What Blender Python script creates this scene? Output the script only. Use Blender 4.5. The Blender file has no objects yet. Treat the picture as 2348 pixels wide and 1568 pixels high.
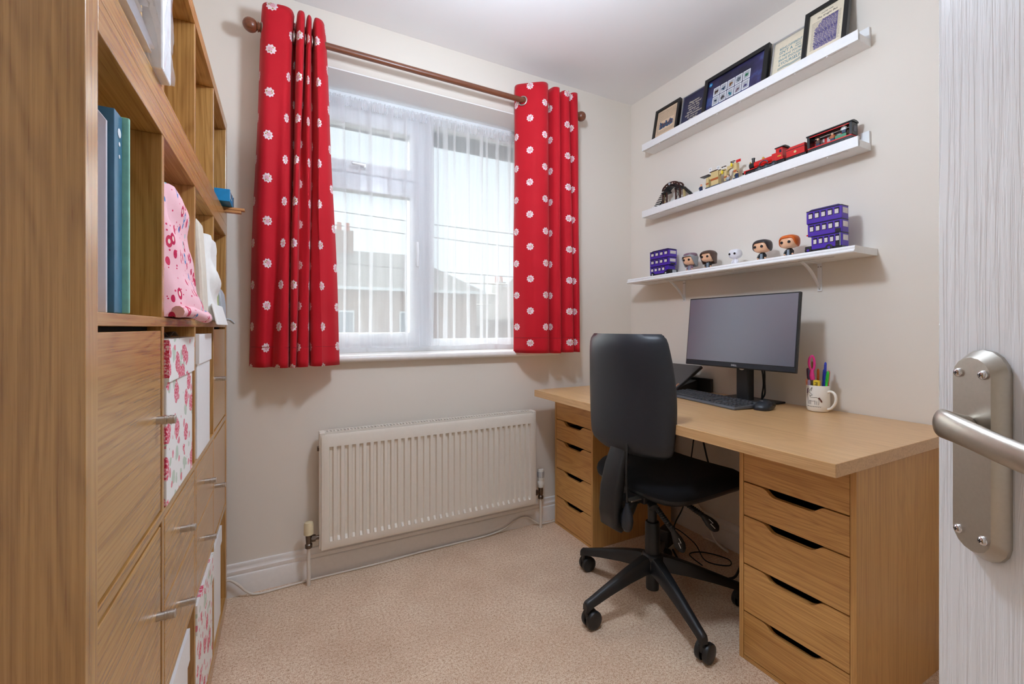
import bpy, bmesh, math, random
from mathutils import Vector, Matrix
random.seed(7)
PI = math.pi
scene = bpy.context.scene
COL = scene.collection

# ------------------------------------------------------------------ camera
cam_d = bpy.data.cameras.new('camera')
cam = bpy.data.objects.new('camera', cam_d)
COL.objects.link(cam)
cam.location = (0.0, 0.0, 1.14)
cam.rotation_euler = (PI / 2, 0, -math.radians(27.69))
cam_d.sensor_fit = 'HORIZONTAL'
cam_d.sensor_width = 36.0
cam_d.lens = 1000.0 / 2348.0 * 36.0
cam_d.shift_y = -33.0 / 2348.0
cam_d.clip_start = 0.02
cam_d.clip_end = 200
scene.camera = cam

# ------------------------------------------------------------------ world, sun, exposure
world = bpy.data.worlds.new('overcast_sky')
scene.world = world
world.use_nodes = True
wn = world.node_tree
wn.nodes['Background'].inputs[0].default_value = (0.86, 0.95, 1.03, 1)
wn.nodes['Background'].inputs[1].default_value = 0.80

sun_d = bpy.data.lights.new('veiled_sun', 'SUN')
sun_d.energy = 4.0
sun_d.angle = math.radians(75)
sun_d.color = (1.0, 0.98, 0.95)
sun = bpy.data.objects.new('veiled_sun', sun_d)
COL.objects.link(sun)
sun.location = (0.5, 8, 6)
sun.rotation_euler = Vector((0.10, -0.80, -0.60)).to_track_quat('-Z', 'Y').to_euler()

vs = scene.view_settings
vs.view_transform = 'Standard'
vs.look = 'None'
vs.exposure = 0.45
vs.gamma = 1.0
vs.use_curve_mapping = False
scene.cycles.transparent_max_bounces = 24
scene.cycles.max_bounces = 10
scene.cycles.diffuse_bounces = 6
scene.cycles.sample_clamp_indirect = 6.0
scene.cycles.caustics_reflective = False
scene.cycles.caustics_refractive = False

# ------------------------------------------------------------------ node / material helpers
def lin(c):
    return tuple((x / 12.92 if x <= 0.04045 else ((x + 0.055) / 1.055) ** 2.4) for x in (c[0] / 255, c[1] / 255, c[2] / 255)) + (1.0,)

class NT:
    def __init__(s, name):
        s.m = bpy.data.materials.new(name)
        s.m.use_nodes = True
        s.t = s.m.node_tree
        s.t.nodes.clear()
        s.out = s.t.nodes.new('ShaderNodeOutputMaterial')
    def n(s, typ, **kw):
        nd = s.t.nodes.new('ShaderNode' + typ)
        for k, v in kw.items():
            setattr(nd, k, v)
        return nd
    def l(s, a, b):
        s.t.links.new(a, b)
    def val(s, sock, v):
        if isinstance(v, bpy.types.NodeSocket):
            s.l(v, sock)
        else:
            sock.default_value = v
    def math(s, op, a, b=0.0, c=None, clamp=False):
        nd = s.n('Math', operation=op, use_clamp=clamp)
        s.val(nd.inputs[0], a); s.val(nd.inputs[1], b)
        if c is not None:
            s.val(nd.inputs[2], c)
        return nd.outputs[0]
    def vmath(s, op, a, b):
        nd = s.n('VectorMath', operation=op)
        s.val(nd.inputs[0], a); s.val(nd.inputs[1], b)
        return nd.outputs[0]
    def mix(s, fac, a, b):
        nd = s.n('Mix', data_type='RGBA')
        s.val(nd.inputs[0], fac); s.val(nd.inputs[6], a); s.val(nd.inputs[7], b)
        return nd.outputs[2]
    def noise(s, vec, scale, detail=3.0, rough=0.55, dist=0.0):
        nd = s.n('TexNoise')
        if vec is not None:
            s.l(vec, nd.inputs['Vector'])
        nd.inputs['Scale'].default_value = scale
        nd.inputs['Detail'].default_value = detail
        nd.inputs['Roughness'].default_value = rough
        nd.inputs['Distortion'].default_value = dist
        return nd.outputs['Fac']
    def ramp(s, fac, stops, interp='LINEAR'):
        nd = s.n('ValToRGB')
        s.l(fac, nd.inputs[0])
        cr = nd.color_ramp
        cr.interpolation = interp
        while len(cr.elements) < len(stops):
            cr.elements.new(0.5)
        for e, (p, c) in zip(cr.elements, stops):
            e.position = p
            e.color = c if len(c) == 4 else tuple(c) + (1,)
        return nd.outputs[0]
    def mapping(s, vec, scale=(1, 1, 1), loc=(0, 0, 0), rot=(0, 0, 0)):
        nd = s.n('Mapping')
        s.l(vec, nd.inputs[0])
        nd.inputs['Scale'].default_value = scale
        nd.inputs['Location'].default_value = loc
        nd.inputs['Rotation'].default_value = rot
        return nd.outputs[0]
    def objco(s, rnd=9.0):
        tc = s.n('TexCoord')
        if not rnd:
            return tc.outputs['Object']
        oi = s.n('ObjectInfo')
        k = s.math('MULTIPLY', oi.outputs['Random'], rnd)
        cx = s.n('CombineXYZ')
        for i in range(3):
            s.l(k, cx.inputs[i])
        return s.vmath('ADD', tc.outputs['Object'], cx.outputs[0])
    def bump(s, h, strength, dist=0.002):
        nd = s.n('Bump')
        nd.inputs['Strength'].default_value = strength
        nd.inputs['Distance'].default_value = dist
        s.l(h, nd.inputs['Height'])
        return nd.outputs[0]
    def pbsdf(s, col, rough=0.5, metal=0.0, spec=0.5, normal=None, **kw):
        p = s.n('BsdfPrincipled')
        s.val(p.inputs['Base Color'], col)
        s.val(p.inputs['Roughness'], rough)
        s.val(p.inputs['Metallic'], metal)
        p.inputs['Specular IOR Level'].default_value = spec
        for k, v in kw.items():
            s.val(p.inputs[k.replace('_', ' ')], v)
        if normal is not None:
            s.l(normal, p.inputs['Normal'])
        return p.outputs[0]
    def fin(s, sh):
        s.l(sh, s.out.inputs[0])
        return s.m

def pm(name, rgb, rough=0.5, metal=0.0, spec=0.5, nscale=60.0, var=0.06, bump=0.0, bscale=None, rnd=9.0, **kw):
    """plain paint / plastic / metal with a faint procedural mottling"""
    t = NT(name)
    co = t.objco(rnd)
    nz = t.noise(co, nscale, 3)
    c = lin(rgb)
    dk = tuple(max(0, x * (1 - var)) for x in c[:3]) + (1,)
    lt = tuple(min(1, x * (1 + var)) for x in c[:3]) + (1,)
    col = t.ramp(nz, [(0.3, dk), (0.7, lt)])
    nrm = None
    if bump:
        nrm = t.bump(t.noise(co, bscale or nscale * 4, 4), bump)
    return t.fin(t.pbsdf(col, rough, metal, spec, nrm, **kw))

def wood(name, light, dark, axis, rough=0.38, ring=1.0, fine=1.0, spec=0.5):
    t = NT(name)
    co = t.objco(11.0)
    ai = 'xyz'.index(axis)
    def sc(al, ac):
        v = [ac, ac, ac]; v[ai] = al
        return tuple(v)
    fib = t.noise(t.mapping(co, sc(2.4, 260)), 1.0, 5, 0.62)
    pore = t.noise(t.mapping(co, sc(13, 520)), 1.0, 2, 0.6)
    low = t.noise(t.mapping(co, sc(0.9, 8.5)), 1.0, 2, 0.45, 0.25)
    jit = t.math('MULTIPLY', t.math('SUBTRACT', t.noise(t.mapping(co, sc(6, 120)), 1.0, 2), 0.5), 1.6)
    rg = t.math('SINE', t.math('ADD', t.math('MULTIPLY', low, 120.0), jit))
    rg = t.math('MULTIPLY_ADD', rg, 0.5, 0.5)
    rg = t.math('POWER', rg, 2.0)
    f = t.math('MULTIPLY', rg, 0.30 * ring)
    f = t.math('ADD', f, t.math('MULTIPLY', t.math('SUBTRACT', fib, 0.42), 2.1 * fine))
    pr = t.ramp(pore, [(0.58, (0, 0, 0)), (0.68, (1, 1, 1))])
    f = t.math('ADD', f, t.math('MULTIPLY', pr, 0.26 * fine), clamp=True)
    f = t.math('ADD', f, t.math('MULTIPLY', t.math('SUBTRACT', t.noise(t.mapping(co, sc(0.5, 5.0)), 1.0, 2), 0.5), 0.45), clamp=True)
    col = t.mix(f, lin(light), lin(dark))
    nrm = t.bump(f, 0.12, 0.001)
    return t.fin(t.pbsdf(col, rough, 0.0, spec, nrm, Coat_Weight=0.5 if spec > 0.9 else 0.15, Coat_Roughness=0.26, Coat_IOR=1.6))

MAT = {}
OAK_L, OAK_D = (200, 151, 86), (146, 98, 45)
for ax in 'xyz':
    MAT['oak_' + ax] = wood('oak_veneer_' + ax, OAK_L, OAK_D, ax, 0.26, 1.0, 1.0, 1.0)
MAT['desk_oak'] = wood('desk_oak_laminate', (218, 176, 124), (176, 126, 76), 'y', 0.30, 0.6, 0.9, 0.8)
MAT['unit_y'] = wood('drawer_oak_y', (216, 166, 98), (168, 114, 55), 'y', 0.36, 0.9)
MAT['unit_z'] = wood('drawer_oak_z', (212, 163, 97), (168, 115, 57), 'z', 0.42, 0.5)
MAT['walnut'] = wood('stained_pole_wood', (128, 74, 48), (74, 38, 24), 'x', 0.32, 0.4)
MAT['ply'] = wood('sorter_board', (214, 176, 124), (176, 130, 80), 'y', 0.5, 0.3)

def wall_mat(name, rgb):
    t = NT(name)
    co = t.objco(0)
    c = lin(rgb)
    big = t.noise(co, 2.2, 2)
    fine = t.noise(co, 220, 4)
    col = t.mix(big, tuple(x * 0.97 for x in c[:3]) + (1,), c)
    return t.fin(t.pbsdf(col, 0.85, 0, 0.25, t.bump(fine, 0.10, 0.001)))
MAT['wall'] = wall_mat('wall_magnolia', (231, 223, 212))
MAT['ceiling'] = wall_mat('ceiling_white', (243, 242, 242))
MAT['reveal'] = wall_mat('reveal_white', (250, 249, 247))
MAT['gloss_white'] = pm('white_gloss_paint', (238, 234, 230), 0.28, var=0.02)
MAT['radiator'] = pm('radiator_enamel', (232, 224, 212), 0.35, var=0.015)
MAT['upvc'] = pm('white_upvc', (240, 243, 245), 0.25, var=0.01)
MAT['shelf_white'] = pm('white_foil_board', (240, 240, 240), 0.4, var=0.015)
MAT['bracket_white'] = pm('bracket_white', (236, 236, 236), 0.3, var=0.02)
MAT['steel'] = pm('brushed_steel', (196, 192, 186), 0.32, 1.0, var=0.05, nscale=200)
MAT['nickel'] = pm('satin_nickel', (186, 180, 170), 0.36, 1.0, var=0.03, nscale=300)
MAT['chrome'] = pm('chrome', (220, 220, 224), 0.12, 1.0, var=0.02)
MAT['brass_dark'] = pm('dull_brass', (110, 98, 88), 0.35, 1.0, var=0.1)
MAT['cream_plastic'] = pm('cream_plastic', (226, 212, 176), 0.4, var=0.03)
MAT['grey_white_plastic'] = pm('grey_white_plastic', (222, 220, 214), 0.4, var=0.02)
MAT['black_plastic'] = pm('black_plastic', (26, 27, 29), 0.42, var=0.1, bump=0.08, bscale=900)
MAT['chair_shell'] = pm('chair_shell_plastic', (30, 35, 43), 0.40, var=0.06, bump=0.15, bscale=1400)
MAT['chair_cloth'] = pm('chair_black_fabric', (17, 18, 22), 0.92, spec=0.2, var=0.15, bump=0.5, bscale=1500, Sheen_Weight=0.05)
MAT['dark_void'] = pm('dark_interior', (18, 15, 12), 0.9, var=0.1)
MAT['screen'] = pm('screen_matte_black', (36, 52, 80), 0.34, spec=0.5, var=0.02, bump=0.0, IOR=3.2)
MAT['key'] = pm('key_dark_grey', (54, 57, 63), 0.45, var=0.05)
MAT['kbd_grey'] = pm('keyboard_grey', (86, 90, 97), 0.4, var=0.05)
MAT['laptop'] = pm('laptop_grey', (70, 68, 68), 0.5, var=0.03)
MAT['copper'] = pm('copper_badge', (176, 124, 96), 0.4, 0.7)
MAT['mug'] = pm('white_ceramic', (242, 238, 230), 0.15, var=0.01)
MAT['ink'] = pm('brown_black_ink', (38, 30, 32), 0.6)
MAT['ink_brown'] = pm('brown_ink', (112, 66, 52), 0.6)
MAT['ink_plum'] = pm('plum_ink', (92, 56, 84), 0.6)
MAT['ink_teal'] = pm('teal_ink', (30, 120, 138), 0.7)
MAT['ink_blue'] = pm('blue_print', (44, 78, 112), 0.7, var=0.4, nscale=90)
MAT['ink_purple'] = pm('purple_print', (96, 88, 140), 0.7, var=0.35, nscale=160)
MAT['white_print'] = pm('white_print', (236, 238, 240), 0.6)
MAT['paper_tan'] = pm('aged_paper', (222, 196, 166), 0.8, var=0.05, nscale=30)
MAT['paper_cream'] = pm('cream_paper', (230, 218, 194), 0.8, var=0.03)
MAT['paper_white'] = pm('white_paper', (240, 238, 240), 0.7, var=0.03)
MAT['poster_navy'] = pm('navy_poster', (42, 42, 72), 0.5, var=0.12, nscale=20)
def starry():
    t = NT('blue_mottled_poster')
    co = t.objco(0)
    n1 = t.noise(co, 9, 4, 0.6)
    col = t.ramp(n1, [(0.35, lin((26, 26, 52))), (0.55, lin((52, 48, 92))), (0.72, lin((70, 96, 156)))])
    return t.fin(t.pbsdf(col, 0.3))
MAT['poster_blue'] = starry()
MAT['frame_black'] = pm('black_frame', (20, 20, 22), 0.35, var=0.1)
MAT['frame_silver'] = pm('silver_frame', (202, 204, 210), 0.3, 0.8, var=0.03)

def carpet():
    t = NT('beige_carpet')
    co = t.objco(0)
    f1 = t.noise(co, 300, 2, 0.7)
    f2 = t.noise(co, 110, 3, 0.65)
    lo = t.noise(co, 3.5, 4, 0.6)
    a = t.math('ADD', t.math('MULTIPLY', f1, 0.6), t.math('MULTIPLY', f2, 0.4))
    col = t.ramp(a, [(0.33, lin((146, 106, 78))), (0.46, lin((226, 192, 162))), (0.58, lin((252, 236, 214)))])
    col = t.mix(t.ramp(lo, [(0.35, (0, 0, 0)), (0.65, (0.30, 0.30, 0.30))]), col, lin((184, 144, 114)))
    return t.fin(t.pbsdf(col, 0.97, 0, 0.1, t.bump(a, 0.8, 0.005)))
MAT['carpet'] = carpet()

def door_white():
    t = NT('white_embossed_door')
    co = t.objco(0)
    w = t.noise(t.mapping(co, (150, 150, 5.0)), 1.0, 4, 0.6, 0.4)
    h = t.ramp(w, [(0.42, (0, 0, 0)), (0.56, (1, 1, 1))])
    return t.fin(t.pbsdf(lin((240, 242, 245)), 0.33, 0, 0.5, t.bump(h, 0.35, 0.0012)))
MAT['door'] = door_white()

def glass():
    t = NT('window_glass')
    tr = t.n('BsdfTransparent'); tr.inputs[0].default_value = (0.96, 0.985, 0.98, 1)
    gl = t.n('BsdfGlossy'); gl.inputs['Roughness'].default_value = 0.02
    nz = t.noise(t.objco(0), 3, 1)
    fr = t.n('Fresnel'); fr.inputs[0].default_value = 0.95
    mx = t.n('MixShader')
    t.l(t.math('MULTIPLY', fr.outputs[0], t.math('MULTIPLY_ADD', nz, 0.05, 0.9)), mx.inputs[0]); t.l(tr.outputs[0], mx.inputs[1]); t.l(gl.outputs[0], mx.inputs[2])
    return t.fin(mx.outputs[0])
MAT['glass'] = glass()

def sheer(name, dens):
    t = NT(name)
    co = t.objco(0)
    wv = t.noise(co, 600, 2)
    lo = t.noise(t.mapping(co, (30, 30, 2)), 1.0, 2)
    d = t.math('ADD', dens, t.math('MULTIPLY', t.math('SUBTRACT', lo, 0.5), 0.16))
    d = t.math('ADD', d, t.math('MULTIPLY', t.math('SUBTRACT', wv, 0.5), 0.10), clamp=True)
    tr = t.n('BsdfTransparent')
    tl = t.n('BsdfTranslucent'); tl.inputs[0].default_value = (0.93, 0.945, 0.97, 1)
    df = t.n('BsdfDiffuse'); df.inputs[0].default_value = (0.93, 0.94, 0.96, 1)
    m1 = t.n('MixShader'); m1.inputs[0].default_value = 0.45
    t.l(tl.outputs[0], m1.inputs[1]); t.l(df.outputs[0], m1.inputs[2])
    m2 = t.n('MixShader')
    t.l(d, m2.inputs[0]); t.l(tr.outputs[0], m2.inputs[1]); t.l(m1.outputs[0], m2.inputs[2])
    return t.fin(m2.outputs[0])
MAT['net'] = sheer('sheer_net', 0.42)
MAT['net_head'] = sheer('sheer_net_gathered', 0.72)

def curtain_mat():
    t = NT('red_floral_curtain')
    uv = t.n('UVMap').outputs[0]
    sp = t.n('SeparateXYZ'); t.l(uv, sp.inputs[0])
    CX, CY = 0.088, 0.176
    u = t.math('DIVIDE', sp.outputs[0], CX)
    col = t.math('FLOOR', u)
    par = t.math('MODULO', t.math('ABSOLUTE', col), 2.0)
    v = t.math('ADD', t.math('DIVIDE', sp.outputs[1], CY), t.math('MULTIPLY', par, 0.5))
    row = t.math('FLOOR', v)
    lx = t.math('MULTIPLY', t.math('SUBTRACT', t.math('SUBTRACT', u, col), 0.5), CX)
    ly = t.math('MULTIPLY', t.math('SUBTRACT', t.math('SUBTRACT', v, row), 0.5), CY)
    r = t.math('SQRT', t.math('ADD', t.math('MULTIPLY', lx, lx), t.math('MULTIPLY', ly, ly)))
    th = t.math('ARCTAN2', ly, lx)
    th = t.math('ADD', th, t.math('MULTIPLY', t.math('ADD', row, col), 2.1))
    R = t.math('MULTIPLY_ADD', t.math('COSINE', t.math('MULTIPLY', th, 9.0)), 0.0021, 0.0185)
    white = t.math('LESS_THAN', r, R)
    # inner rose: pink swirl, small olive leaves
    rx = t.math('MULTIPLY', r, t.math('COSINE', th)); ry = t.math('MULTIPLY', r, t.math('SINE', th))
    def dot(px, py, rad, ex=1.0):
        dx = t.math('SUBTRACT', rx, px); dy = t.math('MULTIPLY', t.math('SUBTRACT', ry, py), ex)
        d = t.math('SQRT', t.math('ADD', t.math('MULTIPLY', dx, dx), t.math('MULTIPLY', dy, dy)))
        return t.math('LESS_THAN', d, rad), d
    _, dp = dot(0.002, 0.001, 0.01)
    swirl = t.math('SINE', t.math('MULTIPLY_ADD', dp, 1700.0, t.math('MULTIPLY', th, 1.0)))
    pink = t.math('MULTIPLY', t.math('LESS_THAN', dp, 0.0085), t.math('GREATER_THAN', swirl, -0.1))
    leaf = None
    for px, py in ((-0.0095, 0.003), (-0.005, 0.0095), (0.004, -0.0105)):
        d, _ = dot(px, py, 0.0032, 1.4)
        leaf = d if leaf is None else t.math('MAXIMUM', leaf, d)
    co = t.objco(0)
    nz = t.noise(co, 7, 2)
    base = t.mix(nz, lin((196, 16, 34)), lin((208, 24, 42)))
    c = t.mix(white, base, lin((246, 226, 230)))
    c = t.mix(t.math('MULTIPLY', pink, 0.85), c, lin((222, 70, 120)))
    c = t.mix(t.math('MULTIPLY', leaf, white), c, lin((186, 150, 40)))
    weave = t.noise(co, 900, 2)
    sh = t.pbsdf(c, 0.72, 0, 0.25, t.bump(weave, 0.15, 0.0006), Sheen_Weight=0.12)
    tl = t.n('BsdfTranslucent'); t.l(c, tl.inputs[0])
    mx = t.n('MixShader'); mx.inputs[0].default_value = 0.16
    t.l(sh, mx.inputs[1]); t.l(tl.outputs[0], mx.inputs[2])
    return t.fin(mx.outputs[0])
MAT['curtain'] = curtain_mat()

def floral_box():
    """white card printed with loose red roses, pink buds and pale green leaves"""
    t = NT('rose_print_card')
    co = t.objco(5.0)
    wob = t.n('TexNoise'); wob.inputs['Scale'].default_value = 40; t.l(co, wob.inputs['Vector'])
    co2 = t.vmath('ADD', co, t.vmath('MULTIPLY', t.vmath('SUBTRACT', wob.outputs['Color'], (0.5, 0.5, 0.5)), (0.02, 0.02, 0.02)))
    def vor(scale, off):
        v = t.n('TexVoronoi'); v.inputs['Scale'].default_value = scale
        t.l(t.vmath('ADD', co2, off), v.inputs['Vector'])
        return v
    v1 = vor(16, (0, 0, 0)); v2 = vor(34, (3, 1, 2)); v3 = vor(24, (1.5, 4, 0.3))
    pet = t.noise(co, 190, 2)
    sel1 = t.n('SeparateColor'); t.l(v1.outputs['Color'], sel1.inputs[0])
    rose = t.math('MULTIPLY', t.math('LESS_THAN', v1.outputs['Distance'], 0.36), t.math('GREATER_THAN', sel1.outputs[0], 0.30))
    sel2 = t.n('SeparateColor'); t.l(v2.outputs['Color'], sel2.inputs[0])
    bud = t.math('MULTIPLY', t.math('LESS_THAN', v2.outputs['Distance'], 0.30), t.math('GREATER_THAN', sel2.outputs[1], 0.45))
    sel3 = t.n('SeparateColor'); t.l(v3.outputs['Color'], sel3.inputs[0])
    leaf = t.math('MULTIPLY', t.math('LESS_THAN', v3.outputs['Distance'], 0.36), t.math('GREATER_THAN', sel3.outputs[2], 0.55))
    rc = t.ramp(pet, [(0.40, lin((206, 36, 70))), (0.52, lin((236, 110, 140))), (0.60, lin((250, 222, 226)))])
    c = t.mix(t.math('MULTIPLY', leaf, 0.55), lin((248, 247, 245)), lin((150, 186, 150)))
    c = t.mix(t.math('MULTIPLY', bud, 0.8), c, lin((226, 84, 116)))
    c = t.mix(rose, c, rc)
    return t.fin(t.pbsdf(c, 0.55))
MAT['rose_card'] = floral_box()
MAT['white_card'] = pm('white_card', (246, 246, 246), 0.55, var=0.01)

def pink_bag():
    t = NT('pink_printed_cotton')
    co = t.objco(0)
    v = t.n('TexVoronoi'); v.inputs['Scale'].default_value = 46; t.l(t.mapping(co, (1.0, 1.0, 0.60)), v.inputs['Vector'])
    v2 = t.n('TexVoronoi'); v2.inputs['Scale'].default_value = 95; t.l(t.mapping(co, (1, 1, 1), (3, 2, 1)), v2.inputs['Vector'])
    s1 = t.n('SeparateColor'); t.l(v.outputs['Color'], s1.inputs[0])
    s2 = t.n('SeparateColor'); t.l(v2.outputs['Color'], s2.inputs[0])
    c = lin((246, 196, 204))
    m1 = t.math('MULTIPLY', t.math('LESS_THAN', v.outputs['Distance'], 0.36), t.math('GREATER_THAN', s1.outputs[0], 0.22))
    core = t.math('LESS_THAN', v.outputs['Distance'], 0.16)
    cc = t.ramp(s1.outputs[1], [(0.0, lin((196, 44, 84))), (0.4, lin((92, 132, 186))), (0.7, lin((206, 60, 92))), (0.9, lin((150, 190, 190)))], 'CONSTANT')
    c = t.mix(m1, c, cc)
    c = t.mix(t.math('MULTIPLY', core, m1), c, lin((250, 226, 214)))
    m2 = t.math('MULTIPLY', t.math('LESS_THAN', v2.outputs['Distance'], 0.22), t.math('GREATER_THAN', s2.outputs[0], 0.5))
    c = t.mix(m2, c, lin((216, 60, 100)))
    return t.fin(t.pbsdf(c, 0.85, 0, 0.2, t.bump(t.noise(co, 500, 2), 0.2, 0.001)))
MAT['pink_cotton'] = pink_bag()
MAT['white_cotton'] = pm('white_cotton', (244, 242, 238), 0.9, var=0.03, bump=0.2, bscale=600)
MAT['cream_cotton'] = pm('cream_cotton', (226, 216, 200), 0.9, var=0.04, bump=0.2, bscale=600)
MAT['grey_mesh'] = pm('grey_mesh_fabric', (176, 184, 190), 0.8, var=0.08, bump=0.3)
MAT['lime'] = pm('lime_print', (172, 190, 110), 0.7, var=0.2)
MAT['teal_board'] = pm('teal_board', (62, 112, 140), 0.4, var=0.1)
MAT['mint_edge'] = pm('mint_edge', (150, 216, 196), 0.4, var=0.1)
MAT['file_white'] = pm('file_white', (228, 224, 230), 0.4, var=0.02)
MAT['poly_clear'] = pm('milky_polythene', (226, 224, 232), 0.25, var=0.05, nscale=14)
MAT['carton_blue'] = pm('blue_carton', (20, 134, 190), 0.45, var=0.05)
MAT['carton_grey'] = pm('carton_dark_end', (96, 100, 112), 0.5, var=0.05)
MAT['label_white'] = pm('white_label', (228, 232, 236), 0.5, var=0.03)
MAT['stick'] = wood('stick_wood', (206, 142, 84), (160, 100, 56), 'x', 0.5, 0.2)
MAT['cable_cream'] = pm('cream_cable', (222, 212, 200), 0.45, var=0.02)
MAT['cable_black'] = pm('black_cable', (16, 16, 18), 0.45, var=0.05)
MAT['hem_red'] = pm('hem_thread_red', (150, 14, 26), 0.8)
MAT['red_rocker'] = pm('red_rocker', (220, 40, 34), 0.3)
def P(k, rgb, rough=0.35, **kw):
    MAT[k] = pm(k + '_plastic', rgb, rough, var=0.03, **kw)
P('toy_purple', (74, 40, 160)); P('toy_purple_dk', (58, 36, 112)); P('toy_black', (20, 20, 22)); P('toy_red', (204, 24, 22)); P('toy_grey', (92, 100, 110)); P('toy_lgrey', (170, 174, 180))
P('toy_tan', (214, 190, 134)); P('toy_brown', (62, 32, 26)); P('toy_nougat', (176, 94, 46)); P('toy_gold', (196, 150, 50)); P('toy_yellow', (238, 214, 30)); P('toy_white', (238, 238, 238)); P('toy_green', (66, 140, 104)); P('toy_navy', (30, 52, 84)); P('toy_skin', (236, 184, 146)); P('toy_orange', (212, 98, 24)); P('toy_hair_brown', (78, 56, 46)); P('toy_hair_black', (46, 40, 42)); P('toy_hair_grey', (150, 150, 152)); P('toy_mauve', (128, 98, 112)); P('toy_bone', (232, 230, 236)); P('toy_shirt', (132, 146, 160))
MAT['toy_window'] = pm('toy_window_pane', (214, 206, 204), 0.15, var=0.05)
MAT['toy_glazing'] = pm('toy_dark_window', (40, 36, 60), 0.15, var=0.1)
for k, rgb in dict(pen_pink=(236, 60, 150), pen_green=(52, 196, 60), pen_blue=(40, 60, 180), pen_red=(206, 40, 50), pen_yellow=(232, 200, 60), pen_orange=(226, 110, 40), pen_plum=(90, 40, 84), pen_peach=(246, 160, 124), pen_lilac=(186, 172, 214), pen_bronze=(140, 96, 50), pen_navy=(38, 64, 130), pen_slate=(110, 124, 160), pen_clear=(206, 190, 170)).items():
    P(k, rgb, 0.3)
MAT['brick'] = pm('far_brickwork', (166, 138, 124), 0.9, var=0.2, nscale=9)
MAT['roof_tile'] = pm('far_roof_tiles', (136, 130, 126), 0.9, var=0.15, nscale=6)
MAT['render_pale'] = pm('far_pale_render', (200, 196, 190), 0.9, var=0.05, nscale=3)
MAT['far_pane'] = pm('far_window_pane', (120, 132, 142), 0.2, var=0.1)
MAT['far_white'] = pm('far_white_trim', (226, 228, 230), 0.6, var=0.05)
MAT['pale_ground'] = pm('outside_ground', (158, 156, 146), 0.95, var=0.2, nscale=0.6)  # paled so the ground bounces daylight up to the window soffit
MAT['eaves'] = pm('eaves_board', (126, 130, 134), 0.7, var=0.05)
MAT['pot_orange'] = pm('far_chimney_clay', (206, 110, 80), 0.8, var=0.1)

# ------------------------------------------------------------------ mesh helpers
def root_loc(o):
    v = Vector((0, 0, 0))
    while o is not None:
        v += o.location
        o = o.parent
    return v

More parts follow.
